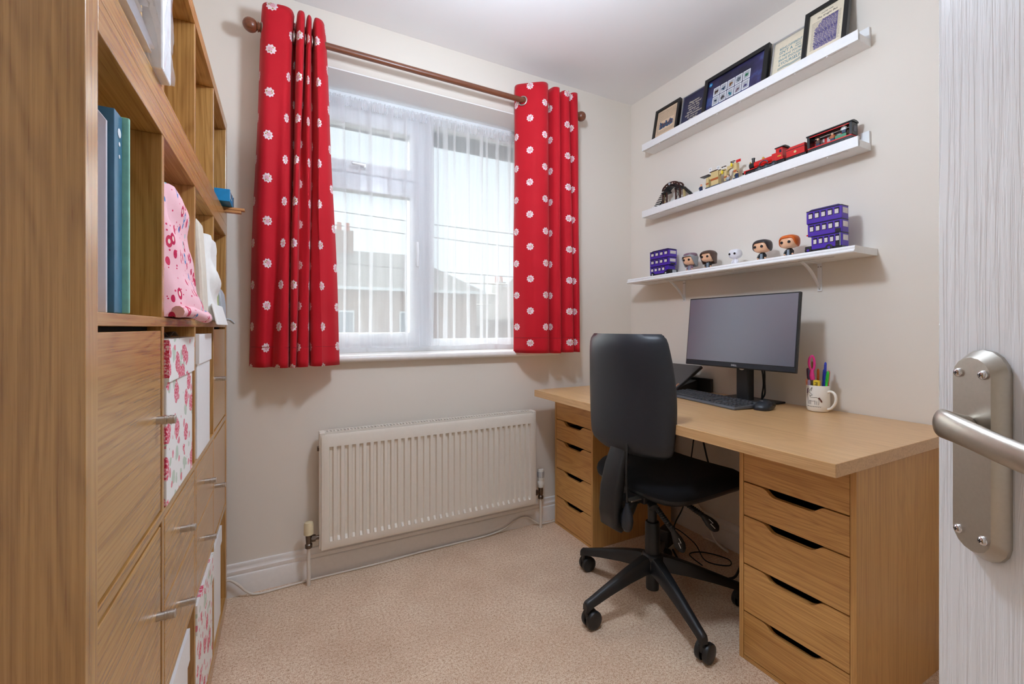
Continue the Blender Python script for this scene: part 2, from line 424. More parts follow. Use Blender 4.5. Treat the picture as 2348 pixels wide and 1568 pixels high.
class MB:
    def __init__(s):
        s.v = []; s.f = []; s.uv = {}
    def add(s, vs, fs):
        k = len(s.v)
        s.v += [tuple(v) for v in vs]
        s.f += [tuple(i + k for i in f) for f in fs]
        return s
    def box(s, x0, x1, y0, y1, z0, z1):
        return s.add([(x0, y0, z0), (x1, y0, z0), (x1, y1, z0), (x0, y1, z0), (x0, y0, z1), (x1, y0, z1), (x1, y1, z1), (x0, y1, z1)],
                     [(0, 3, 2, 1), (4, 5, 6, 7), (0, 1, 5, 4), (1, 2, 6, 5), (2, 3, 7, 6), (3, 0, 4, 7)])
    def obox(s, c, size, rot=None):
        m = rot or Matrix.Identity(3)
        hx, hy, hz = size[0] / 2, size[1] / 2, size[2] / 2
        c = Vector(c)
        vs = [c + m @ Vector(p) for p in ((-hx, -hy, -hz), (hx, -hy, -hz), (hx, hy, -hz), (-hx, hy, -hz), (-hx, -hy, hz), (hx, -hy, hz), (hx, hy, hz), (-hx, hy, hz))]
        return s.add(vs, [(0, 3, 2, 1), (4, 5, 6, 7), (0, 1, 5, 4), (1, 2, 6, 5), (2, 3, 7, 6), (3, 0, 4, 7)])
    def prism(s, pts, axis, a, b):
        """polygon pts (in the two other axes, cyclic order) extruded along axis from a to b"""
        def mk(p, h):
            if axis == 'x': return (h, p[0], p[1])
            if axis == 'y': return (p[0], h, p[1])
            return (p[0], p[1], h)
        n = len(pts)
        vs = [mk(p, a) for p in pts] + [mk(p, b) for p in pts]
        fs = [tuple(range(n)), tuple(range(2 * n - 1, n - 1, -1))]
        for i in range(n):
            j = (i + 1) % n
            fs.append((i, i + n, j + n, j))
        return s.add(vs, fs)
    def rings(s, rings, close=True, caps=True):
        n = len(rings[0]); k = len(rings)
        vs = [p for r in rings for p in r]
        fs = []
        for i in range(k - 1):
            for j in range(n if close else n - 1):
                j2 = (j + 1) % n
                fs.append((i * n + j, i * n + j2, (i + 1) * n + j2, (i + 1) * n + j))
        if caps:
            fs.append(tuple(range(n - 1, -1, -1)))
            fs.append(tuple((k - 1) * n + j for j in range(n)))
        return s.add(vs, fs)
    def cyl(s, p0, p1, r0, r1=None, n=16):
        return s.tube([p0, p1], [r0, r0 if r1 is None else r1], n)
    def tube(s, pts, r, n=8, sq=None):
        pts = [Vector(p) for p in pts]
        rs = r if isinstance(r, (list, tuple)) else [r] * len(pts)
        rings = []
        t0 = (pts[1] - pts[0]).normalized()
        up = Vector((0, 0, 1)) if abs(t0.z) < 0.9 else Vector((1, 0, 0))
        a = t0.cross(up).normalized()
        for i, p in enumerate(pts):
            t = (pts[min(i + 1, len(pts) - 1)] - pts[max(i - 1, 0)]).normalized()
            a = (a - t * a.dot(t)).normalized()
            b = t.cross(a)
            rings.append([p + (a * math.cos(2 * PI * k / n) + b * math.sin(2 * PI * k / n)) * rs[i] for k in range(n)])
        return s.rings(rings)
    def lathe(s, prof, c=(0, 0, 0), n=20, axis='z', sx=1.0, sy=1.0):
        rings = []
        for r, h in prof:
            ring = []
            for k in range(n):
                a = 2 * PI * k / n
                x, y = r * math.cos(a) * sx, r * math.sin(a) * sy
                p = {'z': (x, y, h), 'x': (h, x, y), 'y': (y, h, x)}[axis]
                ring.append((c[0] + p[0], c[1] + p[1], c[2] + p[2]))
            rings.append(ring)
        return s.rings(rings)
    def ball(s, c, r, n=16, m=10, e=1.0):
        """superellipsoid: e<1 squarer"""
        def pw(x):
            return math.copysign(abs(x) ** e, x)
        rings = []
        for i in range(1, m):
            ph = -PI / 2 + PI * i / m
            rings.append([(c[0] + r[0] * pw(math.cos(ph)) * pw(math.cos(2 * PI * k / n)), c[1] + r[1] * pw(math.cos(ph)) * pw(math.sin(2 * PI * k / n)), c[2] + r[2] * pw(math.sin(ph))) for k in range(n)])
        k0 = len(s.v)
        s.rings(rings, True, False)
        b, t = len(s.v), len(s.v) + 1
        s.v += [(c[0], c[1], c[2] - r[2]), (c[0], c[1], c[2] + r[2])]
        last = k0 + (m - 2) * n
        for k in range(n):
            s.f.append((b, k0 + (k + 1) % n, k0 + k))
            s.f.append((t, last + k, last + (k + 1) % n))
        return s
    def grid(s, fn, nu, nv):
        """fn(i/nu, j/nv) -> (point, uv)"""
        k = len(s.v)
        for j in range(nv + 1):
            for i in range(nu + 1):
                p, uv = fn(i / nu, j / nv)
                s.uv[len(s.v)] = uv
                s.v.append(tuple(p))
        for j in range(nv):
            for i in range(nu):
                a = k + j * (nu + 1) + i
                s.f.append((a, a + 1, a + nu + 2, a + nu + 1))
        return s
    def build(s, name, mat, parent=None, smooth=None, bevel=0.0, local=False, seg=2, recalc=True):
        off = Vector((0, 0, 0))
        if parent is not None and not local:
            off = root_loc(parent)
        me = bpy.data.meshes.new(name)
        me.from_pydata([(v[0] - off.x, v[1] - off.y, v[2] - off.z) for v in s.v], [], s.f)
        if s.uv:
            ul = me.uv_layers.new(name='UVMap')
            for lp in me.loops:
                ul.data[lp.index].uv = s.uv.get(lp.vertex_index, (0, 0))
        if recalc:
            bm = bmesh.new(); bm.from_mesh(me)
            bmesh.ops.recalc_face_normals(bm, faces=bm.faces)
            bm.to_mesh(me); bm.free()
        if smooth is not None:
            me.shade_smooth()
            me.set_sharp_from_angle(angle=math.radians(smooth))
        me.materials.append(MAT[mat] if isinstance(mat, str) else mat)
        o = bpy.data.objects.new(name, me)
        COL.objects.link(o)
        if parent is not None:
            o.parent = parent
        if bevel:
            b = o.modifiers.new('bevel', 'BEVEL')
            b.width = bevel; b.segments = seg; b.limit_method = 'ANGLE'; b.angle_limit = math.radians(40)
        return o

def box(name, mat, parent, x0, x1, y0, y1, z0, z1, bevel=0.0, local=False):
    return MB().box(x0, x1, y0, y1, z0, z1).build(name, mat, parent, None, bevel, local)
def tag(o, label=None, cat=None, group=None, kind=None):
    if label: o['label'] = label
    if cat: o['category'] = cat
    if group: o['group'] = group
    if kind: o['kind'] = kind
    return o
def thing(name, label, cat, loc=(0, 0, 0), rz=0.0, group=None):
    o = bpy.data.objects.new(name, None)
    COL.objects.link(o)
    o.empty_display_size = 0.05
    o.location = loc; o.rotation_euler = (0, 0, rz)
    return tag(o, label, cat, group)
def struct(name, label, mb=None, mat=None, loc=None, **kw):
    if mb is None:
        o = bpy.data.objects.new(name, None); COL.objects.link(o); o.empty_display_size = 0.05
        if loc: o.location = loc
    else:
        o = mb.build(name, mat, None, **kw)
    return tag(o, label, None, None, 'structure')
def share(o, name, parent, loc=None, rot=None, data=None):
    c = bpy.data.objects.new(name, data or o.data)
    COL.objects.link(c)
    c.parent = parent
    if loc is not None: c.location = loc
    if rot is not None: c.rotation_euler = rot
    for m in o.modifiers:
        k = c.modifiers.new(m.name, m.type)
        if m.type == 'BEVEL':
            k.width = m.width; k.segments = m.segments; k.limit_method = m.limit_method; k.angle_limit = m.angle_limit
    return c
def copy_tree(o, parent=None):
    c = o.copy(); COL.objects.link(c); c.parent = parent
    for ch in list(o.children):
        copy_tree(ch, c)
    return c
def text(name, body, mat, parent, origin, right, up, size, align='CENTER', depth=0.0002, width=None, shear=0.0):
    """lettering as a thin flat mesh; origin/right/up in the parent's local space"""
    cu = bpy.data.curves.new(name, 'FONT')
    cu.body = body; cu.size = size; cu.align_x = align; cu.align_y = 'CENTER'; cu.extrude = depth; cu.shear = shear
    cu.resolution_u = 2
    tmp = bpy.data.objects.new('tmp_text', cu)
    COL.objects.link(tmp)
    dg = bpy.context.evaluated_depsgraph_get()
    me = bpy.data.meshes.new_from_object(tmp.evaluated_get(dg))
    bpy.data.objects.remove(tmp)
    bpy.data.curves.remove(cu)
    xs = [v.co.x for v in me.vertices] or [0]
    sx = (width / max(1e-6, max(xs) - min(xs))) if width else 1.0
    r, u = Vector(right).normalized(), Vector(up).normalized()
    n = r.cross(u)
    o0 = Vector(origin)
    for v in me.vertices:
        c = v.co.copy()
        v.co = o0 + r * c.x * sx + u * c.y + n * c.z
    me.materials.clear(); me.materials.append(MAT[mat])
    o = bpy.data.objects.new(name, me); COL.objects.link(o); o.parent = parent
    return o
def catmull(pts, per=6):
    out = []
    P_ = [pts[0]] + list(pts) + [pts[-1]]
    for i in range(1, len(P_) - 2):
        p0, p1, p2, p3 = [Vector(p) for p in P_[i - 1:i + 3]]
        for k in range(per):
            t = k / per
            out.append(0.5 * ((2 * p1) + (-p0 + p2) * t + (2 * p0 - 5 * p1 + 4 * p2 - p3) * t * t + (-p0 + 3 * p1 - 3 * p2 + p3) * t ** 3))
    out.append(Vector(pts[-1]))
    return out

# ------------------------------------------------------------------ room shell
XL, XR, YN, YF, ZC = -0.62, 2.05, -0.46, 2.20, 2.615
WX0, WX1, WZ0, WZ1 = 0.03, 1.385, 0.985, 2.362      # window opening
WYO = 2.46                                             # outer face of the far wall
floor = struct('floor', 'beige fitted carpet over the whole floor', MB().box(XL - 0.1, XR + 0.1, YN - 0.1, YF + 0.02, -0.06, 0.0), 'carpet')
struct('ceiling', 'plain white ceiling', MB().box(XL - 0.1, XR + 0.1, YN - 0.1, WYO, ZC, ZC + 0.08), 'ceiling')
struct('wall_left', 'cream wall behind the bookcase', MB().box(XL - 0.1, XL, YN - 0.1, WYO, -0.06, ZC), 'wall')
struct('wall_right', 'cream wall carrying the three white shelves', MB().box(XR, XR + 0.1, YN - 0.1, WYO, -0.06, ZC), 'wall')
wf = MB()
wf.box(XL, WX0, YF, WYO, -0.06, ZC).box(WX1, XR, YF, WYO, -0.06, ZC).box(WX0, WX1, YF, WYO, -0.06, WZ0).box(WX0, WX1, YF, WYO, WZ1, ZC)
struct('wall_far', 'cream wall with the window and radiator', wf, 'wall')
DX0, DX1, DZ = -0.60, 0.17, 2.02                       # doorway behind the camera
wn_ = MB()
wn_.box(XL, DX0, YN - 0.1, YN, -0.06, ZC).box(DX1, XR, YN - 0.1, YN, -0.06, ZC).box(DX0, DX1, YN - 0.1, YN, DZ, ZC)
struct('wall_near', 'cream wall with the doorway behind the camera', wn_, 'wall')

def skirting(name, label, axis, a, b, face, sgn):
    prof = [(0, 0), (0.019, 0), (0.019, 0.078), (0.0165, 0.084), (0.012, 0.0865), (0.0145, 0.094), (0.0145, 0.104), (0.0105, 0.108), (0.0085, 0.118), (0.010, 0.124), (0.0075, 0.131), (0, 0.133)]
    pts = [(face + sgn * d, z) for d, z in prof]
    m = MB()
    m.prism(pts, 'x' if axis == 'x' else 'y', a, b)
    return struct(name, label, m, 'gloss_white', smooth=35)
skirting('baseboard_far', 'white moulded skirting board under the radiator', 'x', XL, XR, YF, -1)
skirting('baseboard_right', 'white moulded skirting board behind the desk', 'y', YN, YF - 0.019, XR, -1)
skirting('baseboard_left', 'white moulded skirting board behind the bookcase', 'y', YN, YF - 0.019, XL, 1)

# reveal lining: white plaster soffit and jambs
FY0, FY1 = 2.395, 2.455                                # window frame depth
rv = MB()
rv.box(WX0, WX1, YF + 0.001, FY1, WZ1 - 0.006, WZ1).box(WX0, WX0 + 0.006, YF + 0.001, FY1, WZ0, WZ1 - 0.006).box(WX1 - 0.006, WX1, YF + 0.001, FY1, WZ0, WZ1 - 0.006)
struct('trim_1', 'white plastered window reveal', rv, 'reveal')
# window board with a rounded nose
sill = MB()
nose = [(YF - 0.042 + 0.016 * (1 - math.cos(a)) , 0.993 + 0.016 * math.sin(a)) for a in [PI / 2 - PI * k / 8 for k in range(9)]]
nose = [(2 * (YF - 0.026) - (YF - 0.026 + 0.016 * math.cos(a)), 0.993 + 0.016 * math.sin(a)) for a in [-PI / 2 + PI * k / 8 for k in range(9)]]
sill.prism([(FY0, 0.977)] + nose + [(FY0, 1.009)], 'x', WX0 - 0.05, WX1 + 0.07)
sill_ob = struct('trim_2', 'white rounded window board below the window', sill, 'gloss_white', smooth=40)

# window: two lights; left one has a fanlight over a sash
win = struct('window_1', 'white double glazed window with fanlight and tall side pane', loc=(0.7, FY0, 1.01))
fr = MB()
fr.box(WX0 + 0.006, WX1 - 0.006, FY0, FY1, 2.292, WZ1 - 0.006)
fr.box(WX0 + 0.006, WX1 - 0.006, FY0, FY1, 1.009, 1.062)
fr.box(WX0 + 0.006, 0.075, FY0, FY1, 1.062, 2.292)
fr.box(1.318, WX1 - 0.006, FY0, FY1, 1.062, 2.292)
fr.box(0.672, 0.735, FY0, FY1, 1.062, 2.292)
fr.build('outer_frame', 'upvc', win, None, 0.003)
box('transom', 'upvc', win, 0.075, 0.672, FY0, FY1, 1.905, 1.955, 0.003)
def sash(x0, x1, z0, z1, w, nm, wt=None):
    wt = wt or w
    m = MB()
    y0, y1 = FY0 - 0.014, FY1 - 0.01
    m.box(x0, x0 + w, y0, y1, z0, z1).box(x1 - w, x1, y0, y1, z0, z1).box(x0 + w, x1 - w, y0, y1, z0, z0 + w).box(x0 + w, x1 - w, y0, y1, z1 - wt, z1)
    s = m.build(nm, 'upvc', win, None, 0.004)
    box('pane', 'glass', s, x0 + w, x1 - w, 2.424, 2.430, z0 + w, z1 - wt)
    return s
sash(0.068, 0.676, 1.945, 2.298, 0.060, 'fanlight_sash', 0.102)
low_sash = sash(0.068, 0.676, 1.054, 1.912, 0.060, 'side_sash')
sp = MB()
sp.box(0.735, 0.749, FY0 + 0.012, FY1 - 0.01, 1.062, 2.292).box(1.304, 1.318, FY0 + 0.012, FY1 - 0.01, 1.062, 2.292).box(0.749, 1.304, FY0 + 0.012, FY1 - 0.01, 1.062, 1.076).box(0.749, 1.304, FY0 + 0.012, FY1 - 0.01, 2.278, 2.292)
fixb = sp.build('fixed_bead', 'upvc', win, None, 0.002)
box('pane', 'glass', fixb, 0.749, 1.304, 2.424, 2.430, 1.076, 2.278)
hd = MB()
hd.box(0.638, 0.660, FY0 - 0.022, FY0 - 0.014, 1.56, 1.62)
hd.box(0.640, 0.658, FY0 - 0.046, FY0 - 0.022, 1.585, 1.610)
hd.tube([(0.649, FY0 - 0.05, 1.605), (0.649, FY0 - 0.056, 1.55), (0.646, FY0 - 0.058, 1.47)], [0.011, 0.010, 0.007], 10)
hd.build('window_handle', 'upvc', low_sash, 40, 0.002)
hd2 = MB()
hd2.box(0.34, 0.40, FY0 - 0.022, FY0 - 0.014, 1.965, 1.987).box(0.36, 0.38, FY0 - 0.046, FY0 - 0.022, 1.967, 1.985)
hd2.tube([(0.37, FY0 - 0.05, 1.976), (0.31, FY0 - 0.056, 1.978)], [0.010, 0.007], 10)
hd2.build('window_handle', 'upvc', win, 40)

# door leaf, open towards the camera, on the right
DH = Vector((0.150, -0.440, 0)); DA = math.radians(34.8)
DW = 0.769
door = struct('door_1', 'white embossed door standing open at the right edge')
door.location = DH
door.rotation_euler = (0, 0, PI / 2 - DA)      # local +x runs from the hinge to the latch edge; local +y faces the camera side
lf = MB().box(0, DW, -0.040, 0, 0.008, 1.99)
lf.build('leaf', 'door', door, None, 0.0025, True)
PX, PZ = DW - 0.052, 1.026      # plate centre
def plate_outline(hw, hh, shoulder, n=8):
    pts = []
    # top arch
    pts.append((-hw, -hh + shoulder)); 
    pts.append((-hw, hh - shoulder))
    for k in range(1, n):
        a = PI - PI * k / n
        pts.append((hw * math.cos(a) * 0.98, hh - shoulder + shoulder * math.sin(a)))
    pts.append((hw, hh - shoulder)); pts.append((hw, -hh + shoulder))
    for k in range(1, n):
        a = -PI * k / n
        pts.append((hw * math.cos(a) * 0.98, -hh + shoulder + shoulder * math.sin(a)))
    return pts
pl = MB()
o1 = plate_outline(0.0235, 0.094, 0.020); o2 = plate_outline(0.0235, 0.094, 0.020); o3 = plate_outline(0.0185, 0.087, 0.016)
pl.rings([[(PX + p[0], 0.0, PZ + p[1]) for p in o1], [(PX + p[0], 0.003, PZ + p[1]) for p in o2], [(PX + p[0], 0.0125, PZ + p[1]) for p in o3]])
plate = pl.build('handle_plate', 'nickel', door, 28, 0, True)
for sx in (-0.012, 0.012):
    for sz in (-0.0725, 0.0725):
        sc = MB()
        sc.lathe([(0.0042, 0.0125), (0.0040, 0.0140), (0.0028, 0.0152), (0.0012, 0.0156)], (PX + sx, 0, PZ + sz), 14, 'y')
        sc_o = sc.build('screw', 'chrome', plate, 40, 0, True)
        MB().box(PX + sx - 0.0017, PX + sx + 0.0017, 0.0152, 0.01568, PZ + sz - 0.0004, PZ + sz + 0.0004).box(PX + sx - 0.0004, PX + sx + 0.0004, 0.0152, 0.01568, PZ + sz - 0.0017, PZ + sz + 0.0017).build('screw_slot', 'dark_void', plate, None, 0, True)
lv = MB()
HZ = PZ + 0.026
path = [(PX, 0.010, HZ, 0.0085, 0.0085), (PX + 0.001, 0.020, HZ, 0.0090, 0.0095), (PX + 0.004, 0.030, HZ + 0.001, 0.0080, 0.0120), (PX + 0.002, 0.037, HZ + 0.0015, 0.0070, 0.0135), (PX - 0.014, 0.040, HZ + 0.001, 0.0070, 0.0125), (PX - 0.040, 0.040, HZ - 0.003, 0.0075, 0.0115), (PX - 0.070, 0.0390, HZ - 0.009, 0.0070, 0.0115), (PX - 0.100, 0.037, HZ - 0.012, 0.0060, 0.0105), (PX - 0.112, 0.036, HZ - 0.012, 0.0035, 0.006)]
pr = [Vector(p[:3]) for p in path]
rings = []
for i, p in enumerate(path):
    t = (pr[min(i + 1, len(pr) - 1)] - pr[max(i - 1, 0)]).normalized()
    b = Vector((0, 0, 1)); b = (b - t * b.dot(t)).normalized(); a = b.cross(t)
    rings.append([pr[i] + a * p[3] * math.cos(2 * PI * k / 16) + b * p[4] * math.sin(2 * PI * k / 16) for k in range(16)])
lv.rings(rings)
lev = lv.build('lever_handle', 'nickel', door, 50, 0, True)
sd = lev.modifiers.new('subdivision', 'SUBSURF'); sd.levels = 2; sd.render_levels = 2

# closed hallway beyond the doorway, behind the camera
hl_ = MB()
hl_.box(-1.3, -1.2, -1.6, YN - 0.1, -0.06, 2.5).box(0.9, 1.0, -1.6, YN - 0.1, -0.06, 2.5).box(-1.3, 1.0, -1.7, -1.6, -0.06, 2.5).box(-1.3, 1.0, -1.7, YN - 0.1, 2.45, 2.5)
struct('wall_hall', 'cream hallway walls behind the camera', hl_, 'wall')
struct('floor_hall', 'carpeted hallway floor behind the camera', MB().box(-1.3, 1.0, -1.7, YN - 0.1, -0.06, 0.0), 'carpet')

# ------------------------------------------------------------------ added fill light: unseen opal globe brightening the room
FILL_STRENGTH = 90.0
def fill_glass():
    t = NT('fill_globe_glow')
    e = t.n('Emission'); e.inputs[0].default_value = (0.80, 0.93, 1.10, 1)
    nz = t.noise(t.objco(0), 5, 1)
    t.l(t.math('MULTIPLY_ADD', nz, FILL_STRENGTH * 0.1, FILL_STRENGTH * 0.95), e.inputs[1])
    return t.fin(e.outputs[0])
MAT['fill_glow'] = fill_glass()
LX, LY, LZ = 0.66, 1.06, 2.19
lamp = thing('added_fill_globe', 'added opal globe fill light, unseen above the frame', 'lamp', (LX, LY, LZ - 0.09))
MB().ball((LX, LY, LZ), (0.09, 0.09, 0.09), 28, 16).build('globe', 'fill_glow', lamp, 60)
MB().lathe([(0.022, LZ + 0.086), (0.022, LZ + 0.130), (0.004, LZ + 0.140), (0.003, ZC - 0.02), (0.045, ZC - 0.018), (0.05, ZC - 0.001)], (LX, LY, 0), 18).build('added_flex_rose', 'gloss_white', lamp, 40)

# ------------------------------------------------------------------ curtain pole and curtains
RY, RZ = 2.100, 2.392
pole = thing('curtain_pole', 'dark stained wooden curtain pole with ball finials above the window', 'curtain pole', (0.7, RY, RZ - 0.02))
MB().cyl((-0.085, RY, RZ), (1.525, RY, RZ), 0.0145, None, 20).build('pole', 'walnut', pole, 40)
def finial(x, sgn):
    prof = [(0.0146, 0.0), (0.021, 0.001), (0.021, 0.007), (0.017, 0.009), (0.017, 0.014), (0.0195, 0.016), (0.0195, 0.019)]
    for k in range(1, 11):
        a = PI * k / 10
        prof.append((max(0.002, 0.0285 * math.sin(a) + (0.015 if k == 1 else 0) * 0), 0.045 - 0.0285 * math.cos(a)))
    prof = [(max(r, 0.002), h) for r, h in prof]
    return MB().lathe([(r, x + sgn * h) for r, h in prof], (0, RY, RZ), 24, 'x').build('finial', 'walnut', pole, 45)
finial(-0.075, -1)
finial(1.52, 1)
for x in (-0.045, 1.49):
    b = MB()
    b.lathe([(0.026, YF - 0.001), (0.026, YF - 0.008), (0.012, YF - 0.014), (0.010, RY + 0.012)], (x, 0, RZ), 16, 'y')
    b.lathe([(0.0150, x - 0.009), (0.0195, x - 0.009), (0.0195, x + 0.009), (0.0150, x + 0.009)], (0, RY, RZ), 20, 'x')
    b.build('pole_bracket', 'walnut', pole, 40)

def curtain(name, label, top, bot, ztop, zbot, eyelets, zjit):
    c = thing(name, label, 'curtain', ((top[0][0] + top[-1][0]) / 2, RY, zbot), 0, 'pair of red floral curtains')
    ct = catmull([(p[0], p[1], 0) for p in top], 8)
    cb = catmull([(p[0], p[1], 0) for p in bot], 8)
    n = len(ct) - 1
    arc = [0.0]
    for i in range(1, n + 1):
        arc.append(arc[-1] + 0.5 * ((ct[i] - ct[i - 1]).length + (cb[i] - cb[i - 1]).length))
    NV = 60
    m = MB()
    def fn(u, w):
        i = int(round(u * n))
        z = ztop(ct[i].x) + (zbot + zjit * math.sin(9 * u + 1) - ztop(ct[i].x)) * w
        k = w ** 0.8
        p = ct[i].lerp(cb[i], k)
        wob = 0.004 * math.sin(7 * w + 5 * u * 3) * math.sin(PI * w)
        return (p.x + wob, p.y + wob * 0.6, z), (arc[i] + 0.02, z)
    m.grid(fn, n, NV)
    f = m.build('fabric', 'curtain', c, 80, recalc=False)
    so = f.modifiers.new('thickness', 'SOLIDIFY'); so.thickness = 0.0016; so.offset = 0
    # stitched hem line
    h = MB()
    pts = []
    for i in range(n + 1):
        p = ct[i].lerp(cb[i], 0.94)
        pts.append((p.x, p.y - 0.0012, zbot + 0.085 + zjit * math.sin(9 * i / n + 1)))
    h.tube(pts, 0.0011, 4)
    h.build('hem_stitching', 'hem_red', c, 60)
    # lining hem showing below
    for (ex, ey, az) in eyelets:
        e = MB()
        tor = []
        R_, r_ = 0.023, 0.0045
        for k in range(24):
            a = 2 * PI * k / 24
            cen = Vector((0, math.cos(a) * R_, math.sin(a) * R_))
            rad = cen.normalized()
            tor.append([Vector((ex, ey, RZ - 0.004)) + Matrix.Rotation(az, 3, 'Z') @ (cen + rad * r_ * math.cos(b) + Vector((1, 0, 0)) * r_ * 0.8 * math.sin(b)) for b in [2 * PI * q / 8 for q in range(8)]])
        tor.append(tor[0])
        e.rings(tor, True, False)
        e.build('eyelet', 'steel', c, 60)
    return c
Lt = [(-0.080, 2.135), (-0.078, 2.105), (-0.072, 2.070), (-0.050, 2.048), (0.000, 2.046), (0.030, 2.062), (0.042, 2.100), (0.040, 2.135), (0.046, 2.150), (0.052, 2.130), (0.054, 2.080), (0.062, 2.050), (0.078, 2.050), (0.084, 2.090), (0.085, 2.140), (0.089, 2.140), (0.091, 2.080), (0.098, 2.052), (0.108, 2.070), (0.112, 2.130), (0.116, 2.140), (0.118, 2.090), (0.124, 2.056), (0.145, 2.062), (0.158, 2.085), (0.166, 2.120)]
Lb = [(-0.128, 2.170), (-0.118, 2.140), (-0.098, 2.100), (-0.070, 2.085), (-0.045, 2.110), (-0.030, 2.080), (-0.010, 2.052), (0.014, 2.052), (0.022, 2.090), (0.024, 2.120), (0.026, 2.075), (0.034, 2.052), (0.046, 2.056), (0.050, 2.085), (0.054, 2.065), (0.066, 2.048), (0.092, 2.052), (0.100, 2.090), (0.103, 2.125), (0.106, 2.080), (0.116, 2.052), (0.146, 2.044), (0.152, 2.052), (0.172, 2.075), (0.205, 2.100), (0.228, 2.130)]
curtain('curtain', 'red floral curtain on the bookcase side of the window', Lt, Lb, lambda x: 2.478 + 0.004 * math.sin(40 * x), 0.972, [(-0.078, 2.10, 0.15), (0.041, 2.10, 0.0), (0.085, 2.10, 0.0), (0.112, 2.10, 0.0)], 0.002)
Rt = [(1.150, 2.160), (1.146, 2.138), (1.156, 2.115), (1.184, 2.082), (1.218, 2.052), (1.262, 2.036), (1.300, 2.050), (1.318, 2.085), (1.322, 2.130), (1.328, 2.140), (1.334, 2.100), (1.344, 2.056), (1.372, 2.042), (1.384, 2.080), (1.386, 2.130), (1.391, 2.130), (1.396, 2.080), (1.408, 2.045), (1.436, 2.042), (1.446, 2.080), (1.448, 2.130), (1.453, 2.130), (1.458, 2.080), (1.472, 2.050), (1.505, 2.055), (1.512, 2.090), (1.514, 2.130)]
Rb = [(1.150, 2.172), (1.158, 2.150), (1.170, 2.118), (1.186, 2.085), (1.222, 2.054), (1.270, 2.040), (1.308, 2.052), (1.322, 2.085), (1.325, 2.125), (1.330, 2.130), (1.336, 2.095), (1.348, 2.058), (1.380, 2.042), (1.398, 2.075), (1.400, 2.120), (1.404, 2.120), (1.410, 2.080), (1.424, 2.046), (1.466, 2.040), (1.484, 2.075), (1.486, 2.120), (1.490, 2.120), (1.496, 2.080), (1.508, 2.052), (1.526, 2.060), (1.530, 2.095), (1.532, 2.140)]
curtain('curtain', 'red floral curtain on the desk side of the window', Rt, Rb, lambda x: 2.486 + 0.006 * math.sin(30 * x), 0.998, [(1.1675, 2.098, 0.72), (1.322, 2.10, 0), (1.386, 2.10, 0), (1.448, 2.10, 0), (1.513, 2.10, 0)], 0.002)

# ------------------------------------------------------------------ net curtains
def net(label, x0, x1, zb, seed):
    rnd = random.Random(seed)
    c = thing('net_curtain', label, 'net curtain', ((x0 + x1) / 2, 2.345, zb), 0, 'sheer white nets at the window')
    YNET = 2.350
    pts = [(x0, YNET)]
    x = x0
    while x < x1 - 0.05:
        gap = rnd.choice([0.03, 0.045, 0.06, 0.075, 0.10])
        pts.append((x + gap * 0.5, YNET + rnd.uniform(-0.008, 0.008)))
        x += gap
        w = rnd.choice([0.002, 0.003, 0.005, 0.010, 0.020])
        # a pleat: out, back and on again (three layers deep)
        pts += [(x + w, YNET - 0.012), (x + w * 1.05, YNET - 0.005), (x, YNET - 0.003), (x - w * 0.05, YNET + 0.006), (x + w * 0.6, YNET + 0.010)]
        x += w
    pts.append((x1, YNET))
    cc = catmull([(p[0], p[1], 0) for p in pts], 4)
    n = len(cc) - 1
    sway = [rnd.uniform(-0.010, 0.010) for _ in range(40)]
    m = MB()
    def fn(u, w):
        p = cc[int(round(u * n))]
        q = (p.x - x0) / (x1 - x0)
        z = 2.300 + (zb + 0.004 * math.sin(11 * q + seed) - 2.300) * w
        i = min(38, int(q * 38)); fx = q * 38 - i
        dx = (sway[i] * (1 - fx) + sway[i + 1] * fx) * math.sin(PI * min(1, w * 0.9)) * 1.2
        dy = 0.008 * math.sin(14 * q + 3 * w + seed) * w
        return (p.x + dx, p.y + dy, z), (u, w)
    m.grid(fn, n, 14)
    m.build('sheer_panel', 'net', c, 60, recalc=False)
    hm = MB()
    k = int((x1 - x0) / 0.0035)
    def fh(u, w):
        q = u * k
        xx = x0 + (x1 - x0) * u
        amp = 0.0055 * (1.0 if w < 0.3 or w > 0.7 else 0.45)
        return (xx, YNET - 0.004 + amp * math.sin(q * 1.9 + 0.6 * math.sin(q * 0.23)) , 2.262 + 0.052 * w + 0.003 * math.sin(q * 0.9) * (1 if w > 0.8 else 0)), (u, w)
    hm.grid(fh, k, 5)
    hm.build('gathered_heading', 'net_head', c, 70, recalc=False)
    return c
net('sheer white net over the fanlight side of the window', 0.050, 0.715, 1.034, 3)
net('sheer white net over the tall plain pane', 0.665, 1.365, 1.040, 8)
wire = MB().cyl((0.04, 2.362, 2.288), (1.375, 2.362, 2.288), 0.003, None, 8).build('net_wire', 'gloss_white', None, 40)
tag(wire, 'thin white wire carrying the net curtains', 'curtain wire')

# ------------------------------------------------------------------ radiator
RX0, RX1, RZ0, RZ1 = 0.150, 1.252, 0.152, 0.662
RF = 2.098
rad = thing('radiator', 'long cream panel radiator below the window', 'radiator', (0.7, 2.14, RZ0))
N = 33
pitch = (RX1 - RX0 - 0.05) / N
xs, fl = [RX0, RX0 + 0.012], [0, 0]
for k in range(N):
    a = RX0 + 0.025 + k * pitch
    for d, g in ((0.22, 0), (0.34, 1), (0.66, 1), (0.78, 0)):
        xs.append(a + d * pitch); fl.append(g)
xs += [RX1 - 0.012, RX1]; fl += [0, 0]
zs = [RZ0, RZ0 + 0.012, RZ0 + 0.034, RZ0 + 0.050, RZ1 - 0.062, RZ1 - 0.054, RZ1 - 0.012, RZ1]
zl = [0, 0, 0, 1, 1, 0, 0, 0]
edge = [0.004, 0, 0, 0, 0, 0, 0, 0.004]
m = MB()
nx = len(xs)
vsl = []
